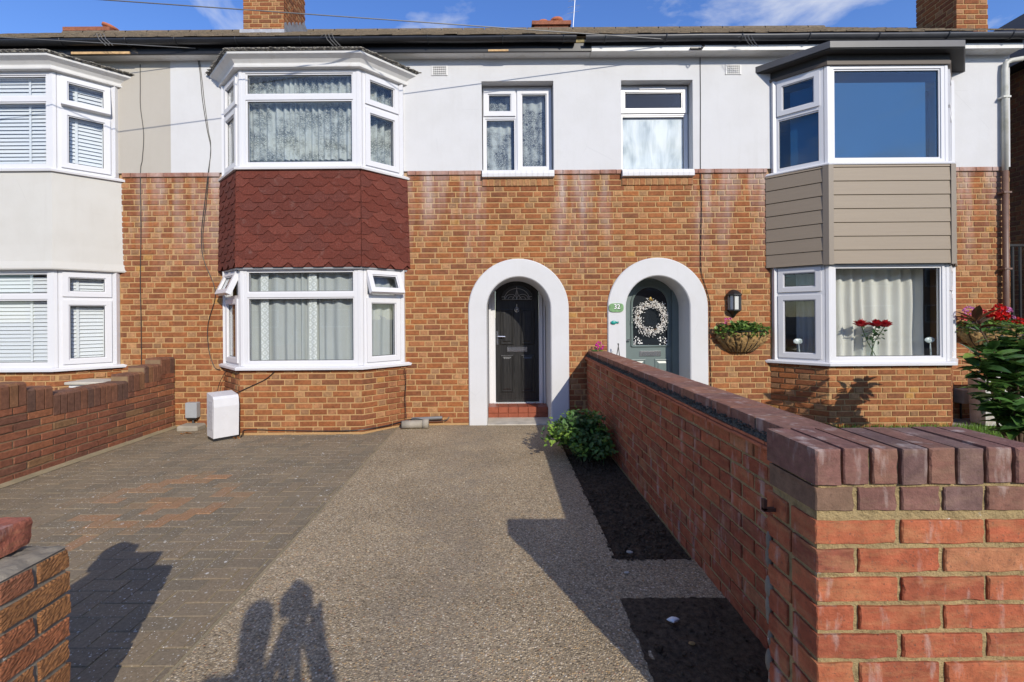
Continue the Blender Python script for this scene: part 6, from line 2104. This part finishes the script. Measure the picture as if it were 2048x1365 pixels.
spec = [(wp(1950, 640, 4.35), 5, True), (wp(1985, 700, 4.30), 9, False), (wp(2015, 690, 4.45), 9, False), (wp(2040, 690, 4.3), 9, False), (wp(1965, 735, 4.2), 9, False), (wp(2000, 745, 4.25), 10, False), (wp(2030, 730, 4.1), 10, False),
        (wp(2050, 760, 4.2), 9, False), (wp(2000, 800, 4.1), 11, False), (wp(2030, 810, 3.95), 11, False), (wp(2045, 850, 4.0), 10, False), (wp(2070, 720, 4.3), 9, False), (wp(2085, 790, 4.2), 10, False), (wp(2015, 770, 4.5), 9, False), (wp(2060, 830, 4.4), 9, False), (wp(1990, 670, 4.5), 6, False), (wp(2035, 655, 4.5), 7, False), (wp(1958, 715, 4.3), 6, False), (wp(1972, 765, 4.15), 7, False), (wp(1985, 790, 4.3), 7, False), (wp(2010, 830, 4.05), 8, False), (wp(2020, 720, 4.4), 7, False), (wp(2005, 715, 4.15), 7, False)]
for (tp, nn, bronze) in spec:
    mid = base.lerp(tp, 0.55) + Vector((rnd.gauss(0, 0.04), rnd.gauss(0, 0.05), 0.02))
    stems.tube([base + Vector((rnd.gauss(0, 0.03), rnd.gauss(0, 0.03), 0)), mid, tp], [0.013, 0.009, 0.005], 6)
    ax = (tp - mid).normalized()
    for k in range(nn * 2 + 4):
        f = rnd.uniform(-0.16, 0.02)
        an = k * 2.4 + rnd.uniform(-0.3, 0.3)
        el = rnd.uniform(-0.15, 0.75) + (0.35 if bronze else 0)
        d_ = Vector((math.cos(an) * math.cos(el), math.sin(an) * math.cos(el), math.sin(el)))
        pos_ = tp + ax * f
        y_ = d_.normalized(); x_ = y_.cross(Vector((0, 0, 1))).normalized(); z_ = x_.cross(y_)
        mm = Matrix((x_, y_, z_)).transposed().to_4x4(); mm.translation = pos_
        s_ = rnd.uniform(0.75, 1.2)
        mi = 4 if (bronze and rnd.random() < 0.7) else rnd.choice([0, 0, 1, 1, 2, 3 if rnd.random() < 0.5 else 1])
        o = bpy.data.objects.new('leaf', leafmeshes[mi]); COL.objects.link(o)
        o.parent = mg; o.matrix_parent_inverse = inv
        o.matrix_basis = mm @ Matrix.Rotation(rnd.uniform(-0.5, 0.5), 4, 'Y') @ Matrix.Scale(s_, 4)
stems.build('stems', M['bark'], mg)

# planter and meter box on the right
pt = thing('stone_planter', 'pale concrete planter standing by the wall behind the shrub', 'planter', (6.3, 5.8, 0.04))
a, b = wp(1937, 752, 5.95), wp(2003, 752, 5.6)
zt = a.z
pc = [(5.93, 5.95), (5.86, 5.66), (6.45, 5.66), (6.52, 5.95)]
mb = MB(); m = 4
pin = [(5.97, 5.92), (5.91, 5.70), (6.41, 5.70), (6.47, 5.92)]
pbt = [(5.95, 5.94), (5.89, 5.69), (6.42, 5.69), (6.49, 5.94)]
vs = [(p_[0], p_[1], 0.06) for p_ in pbt] + [(p_[0], p_[1], zt) for p_ in pc] + [(p_[0], p_[1], zt) for p_ in pin] + [(p_[0], p_[1], zt - 0.08) for p_ in pin]
fs = [(3, 2, 1, 0), (12, 13, 14, 15)]
for r in range(3):
    for i in range(4): fs.append((r * 4 + i, r * 4 + (i + 1) % 4, (r + 1) * 4 + (i + 1) % 4, (r + 1) * 4 + i))
mb.add(vs, fs).build('tub', simple('white washed concrete', (0.52, 0.50, 0.46), 0.9, ns=20, na=0.2, bs=120, bst=0.5, dirt=(4, 0.5, 0.7, 0.6, (0.30, 0.24, 0.16))), pt)
MB().prism([(p_[0], p_[1]) for p_ in pin], zt - 0.09, zt - 0.04).build('compost', M['soil'], pt)
ub = thing('utility_box', 'small grey white utility box on the wall beside right bay', 'box', wp(1922, 793, D))
a, b = wp(1920, 778, D - 0.10), wp(1944, 806, D - 0.10)
MB().cbox(a.x, b.x, D - 0.13, D - 0.001, b.z, a.z, 0.008).build('housing', M['concrete_pale'], ub)
MB().tube([(a.x + 0.05, D - 0.05, b.z), (a.x + 0.05, D - 0.05, 0.05)], 0.012, 6).build('pipe', M['black_metal'], ub)
# low cabinet behind the left wall
cbn = thing('meter_cabinet', 'pale grey cabinet top showing above the left boundary wall', 'cabinet', (-4.9, 5.7, 0.02))
MB().cbox(-5.17, -4.63, 5.58, 5.86, 0.02, 0.655, 0.006).build('housing', M['white_grp'], cbn)
MB().cbox(-5.20, -4.60, 5.55, 5.89, 0.656, 0.69, 0.008).build('lid', M['concrete_pale'], cbn)

# gate and neighbour at the far right
gt = thing('metal_gate', 'black metal bar gate beside the end of right house', 'gate', (7.2, 6.30, 0.04))
zt = wp(2035, 487, 6.30).z
MB().box(6.76, 7.62, 6.29, 6.33, zt - 0.03, zt).build('top_rail', M['black_metal'], gt)
MB().box(6.76, 7.62, 6.29, 6.33, 0.18, 0.22).build('bottom_rail', M['black_metal'], gt)
for k in range(9):
    MB().box(6.80 + 0.1 * k, 6.822 + 0.1 * k, 6.30, 6.32, 0.22, zt - 0.03).build('bar', M['black_metal'], gt)
nb = thing('neighbour_building', 'shaded dark brick gable of the next building at right edge', 'building', (9.0, 8.0, 0))
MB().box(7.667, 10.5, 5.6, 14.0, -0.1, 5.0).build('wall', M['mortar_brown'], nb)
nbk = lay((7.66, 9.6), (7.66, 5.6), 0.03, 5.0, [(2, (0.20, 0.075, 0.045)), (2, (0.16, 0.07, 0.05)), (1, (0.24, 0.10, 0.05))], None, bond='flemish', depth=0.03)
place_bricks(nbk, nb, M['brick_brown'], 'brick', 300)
MB().add([(7.45, 5.4, 5.02), (7.45, 14.2, 5.02), (9.6, 5.4, 6.9), (9.6, 14.2, 6.9), (11.7, 5.4, 5.02), (11.7, 14.2, 5.02)], [(0, 2, 3, 1), (2, 4, 5, 3), (0, 4, 2), (1, 3, 5), (0, 1, 5, 4)]).build('roof', M['dark_trim'], nb)

# litter
def pebble(label, px, py, Y, r, mat, name='stone', cat='stone', z=None):
    c = wp(px, py, Y)
    mb = MB()
    mb.ball((c.x, Y, (z if z is not None else 0.004) + r * 0.3), r, 8, 6, (1.3, 0.9, 0.5))
    mb.v = [v + Vector((mnoise.noise(v * 60), mnoise.noise(v * 60 + Vector((5, 0, 0))), 0)) * r * 0.4 for v in mb.v]
    return tag(mb.build(name, mat), label, cat)
pebble('crumpled white scrap of paper on the bare soil patch', 1342, 1251, 2.165, 0.020, M['ink_white'], 'paper_scrap', 'litter', 0.02)
pebble('orange stone on the bare soil patch', 1379, 1294, 2.02, 0.012, M['coir'], 'stone', 'stone', 0.015)
pebble('pale stone at the near end of the soil bed', 1256, 1102, 2.83, 0.016, M['concrete_pale'], 'stone', 'stone', 0.0)
pebble('small grey stone on the path beside the bare soil patch', 1249, 1147, 2.6, 0.012, M['concrete_pale'])
for k, (px, py, nm) in enumerate(((470, 877, 'white meter box'), (366, 868, 'grey junction box'))):
    Y = FOC * CAM_H / (py - 4 - 633)
    c = wp(px, py, Y); mb = MB()
    rnd = random.Random(k)
    for j in range(9): leaf_at(mb, Vector((c.x + rnd.gauss(0, 0.03), Y + rnd.gauss(0, 0.03), 0.008)), rdir(rnd, 0.1), Vector((0, 0, 1)), 0.04, 0.025, (0.45, 0.19, 0.05), 0.2)
    tag(mb.build('fallen_leaves', M['leaf'], None, fix=False), 'few orange fallen leaves beside the ' + nm, 'leaves')

# ------------------------------------------------------------------ the other side of the street, mirrored in the windows
tag(MB().box(-60, 60, -14.5, -12.2, -0.1, 0.06).build('pavement', M['slab']), kind='structure')
op_wall = simple('opposite brick', (0.24, 0.12, 0.075), 0.9, ns=9, na=0.2)
for k in range(7):
    x0 = -31 + 9.0 * k
    h = thing('opposite_house', ['first', 'second', 'third', 'fourth', 'fifth', 'sixth', 'seventh'][k] + ' brick house from the left across the street behind the camera', 'house', (x0 + 4, -22, 0), 'houses across the street')
    MB().box(x0, x0 + 8.2, -27, -19.5, 0, 5.2).build('wall', op_wall, h)
    MB().add([(x0 - 0.2, -19.2, 5.1), (x0 + 8.4, -19.2, 5.1), (x0 + 8.4, -23.2, 7.9), (x0 - 0.2, -23.2, 7.9), (x0 - 0.2, -27.2, 5.1), (x0 + 8.4, -27.2, 5.1)], [(0, 1, 2, 3), (3, 2, 5, 4), (0, 3, 4), (1, 5, 2), (0, 4, 5, 1)]).build('roof', M['roof'], h)
    for (wx, wz) in ((1.0, 0.8), (1.0, 3.2), (5.2, 0.8), (5.2, 3.2)):
        w_ = MB().box(x0 + wx, x0 + wx + 2.0, -19.52, -19.46, wz, wz + 1.2).build('window', M['upvc'], h)
        MB().box(x0 + wx + 0.08, x0 + wx + 1.92, -19.455, -19.45, wz + 0.08, wz + 1.12).build('pane', M['gasket'], w_)
    MB().box(x0 + 3.7, x0 + 4.6, -19.52, -19.45, 0.1, 2.1).build('door', M['door_green'], h)

# ------------------------------------------------------------------ photographer and tripod (their shadows fall on the path)
tp = thing('tripod', 'camera tripod whose shadow falls on the path', 'tripod', (0, -0.06, 0))
apex = Vector((0.0, -0.10, 1.30))
for an in (100, 215, 325):
    f_ = Vector((apex.x + 0.66 * math.cos(R(an)), apex.y + 0.42 * math.sin(R(an)) if an != 100 else apex.y - 0.5, -0.004))
    lg_ = MB(); tp0 = apex + Vector(((f_.x - apex.x) * 0.07, (f_.y - apex.y) * 0.07, 0.03)); lg_.tube([tp0, tp0.lerp(f_, 0.45), f_], [0.027, 0.024, 0.014], 8)
    lg_.build('leg', M['camera_black'], tp)
MB().tube([(0, -0.10, 0.95), (0, -0.10, 1.36)], 0.018, 8).build('centre_column', M['camera_black'], tp)
S(MB().ball((0, -0.10, 1.35), 0.045, 10, 7)).build('ball_head', M['camera_black'], tp)
cb2 = thing('camera_body', 'black camera on the tripod whose shadow falls on the path', 'camera', (0, -0.12, 1.38))
MB().cbox(-0.072, 0.072, -0.17, -0.085, 1.385, 1.485, 0.01).cbox(-0.03, 0.03, -0.165, -0.09, 1.484, 1.545, 0.012).build('body', M['camera_black'], cb2)
S(MB().tube([(0, -0.086, 1.437), (0, -0.02, 1.437)], 0.038, 16)).build('lens', M['camera_black'], cb2)

# person: one skinned body
def person(label):
    J = {}
    V_ = []; E_ = []; Rr = []
    def j(name, p_, r, par=None):
        J[name] = len(V_); V_.append(p_); Rr.append(r)
        if par: E_.append((J[par], J[name]))
    ox, oy = 0.0, -0.62
    j('pelvis', (ox, oy, 0.92), (0.15, 0.11)); j('waist', (ox, oy + 0.02, 1.06), (0.135, 0.10), 'pelvis'); j('chest', (ox - 0.01, oy + 0.06, 1.24), (0.155, 0.11), 'waist')
    j('neck0', (ox - 0.02, oy + 0.10, 1.38), (0.07, 0.065), 'chest'); j('neck', (ox - 0.03, oy + 0.12, 1.43), (0.055, 0.055), 'neck0'); j('head0', (ox - 0.035, oy + 0.145, 1.50), (0.075, 0.085), 'neck'); j('head1', (ox - 0.04, oy + 0.15, 1.58), (0.08, 0.092), 'head0'); j('head2', (ox - 0.04, oy + 0.15, 1.645), (0.055, 0.065), 'head1')
    for s, nm in ((-1, 'l'), (1, 'r')):
        j('sh' + nm, (ox + s * 0.17, oy + 0.08, 1.345), (0.062, 0.062), 'chest')
        up = s > 0     # right hand reaches up to the camera
        j('el' + nm, (ox + s * 0.27, oy + 0.22, 1.14) if up else (ox + s * 0.21, oy + 0.08, 1.08), (0.045, 0.045), 'sh' + nm)
        j('wr' + nm, (ox + s * 0.14, oy + 0.42, 1.32) if up else (ox + s * 0.16, oy + 0.28, 0.98), (0.03, 0.03), 'el' + nm)
        hx, hy, hz = (ox + s * 0.11, oy + 0.47, 1.385) if up else (ox + s * 0.145, oy + 0.36, 0.97)
        j('pa' + nm, (hx, hy, hz), (0.034, 0.02), 'wr' + nm)
        for q in range(4):
            j('f%d%s' % (q, nm), (hx - s * (0.012 + 0.004 * q), hy + 0.085 - 0.006 * q, hz + 0.03 - 0.022 * q), (0.009, 0.009), 'pa' + nm)
        j('th' + nm, (hx - s * 0.045, hy + 0.03, hz + 0.035), (0.010, 0.010), 'pa' + nm)
        j('hip' + nm, (ox + s * 0.10, oy, 0.86), (0.10, 0.10), 'pelvis'); j('kn' + nm, (ox + s * 0.13, oy + 0.03, 0.48), (0.065, 0.065), 'hip' + nm)
        j('an' + nm, (ox + s * 0.14, oy - 0.02, 0.09), (0.042, 0.042), 'kn' + nm); j('to' + nm, (ox + s * 0.16, oy + 0.16, 0.035), (0.042, 0.034), 'an' + nm)
    me = bpy.data.meshes.new('person'); me.from_pydata(V_, E_, [])
    o = bpy.data.objects.new('person', me); COL.objects.link(o)
    me.materials.append(M['cloth_dark'])
    sk_ = o.modifiers.new('skin', 'SKIN')
    for i, r in enumerate(Rr): me.skin_vertices[0].data[i].radius = r
    me.skin_vertices[0].data[0].use_root = True
    sk_.use_smooth_shade = True
    sb = o.modifiers.new('sub', 'SUBSURF'); sb.levels = 2; sb.render_levels = 2
    return tag(o, label, 'person')
person('person in dark clothes stooping behind the tripod whose shadow falls on the path')
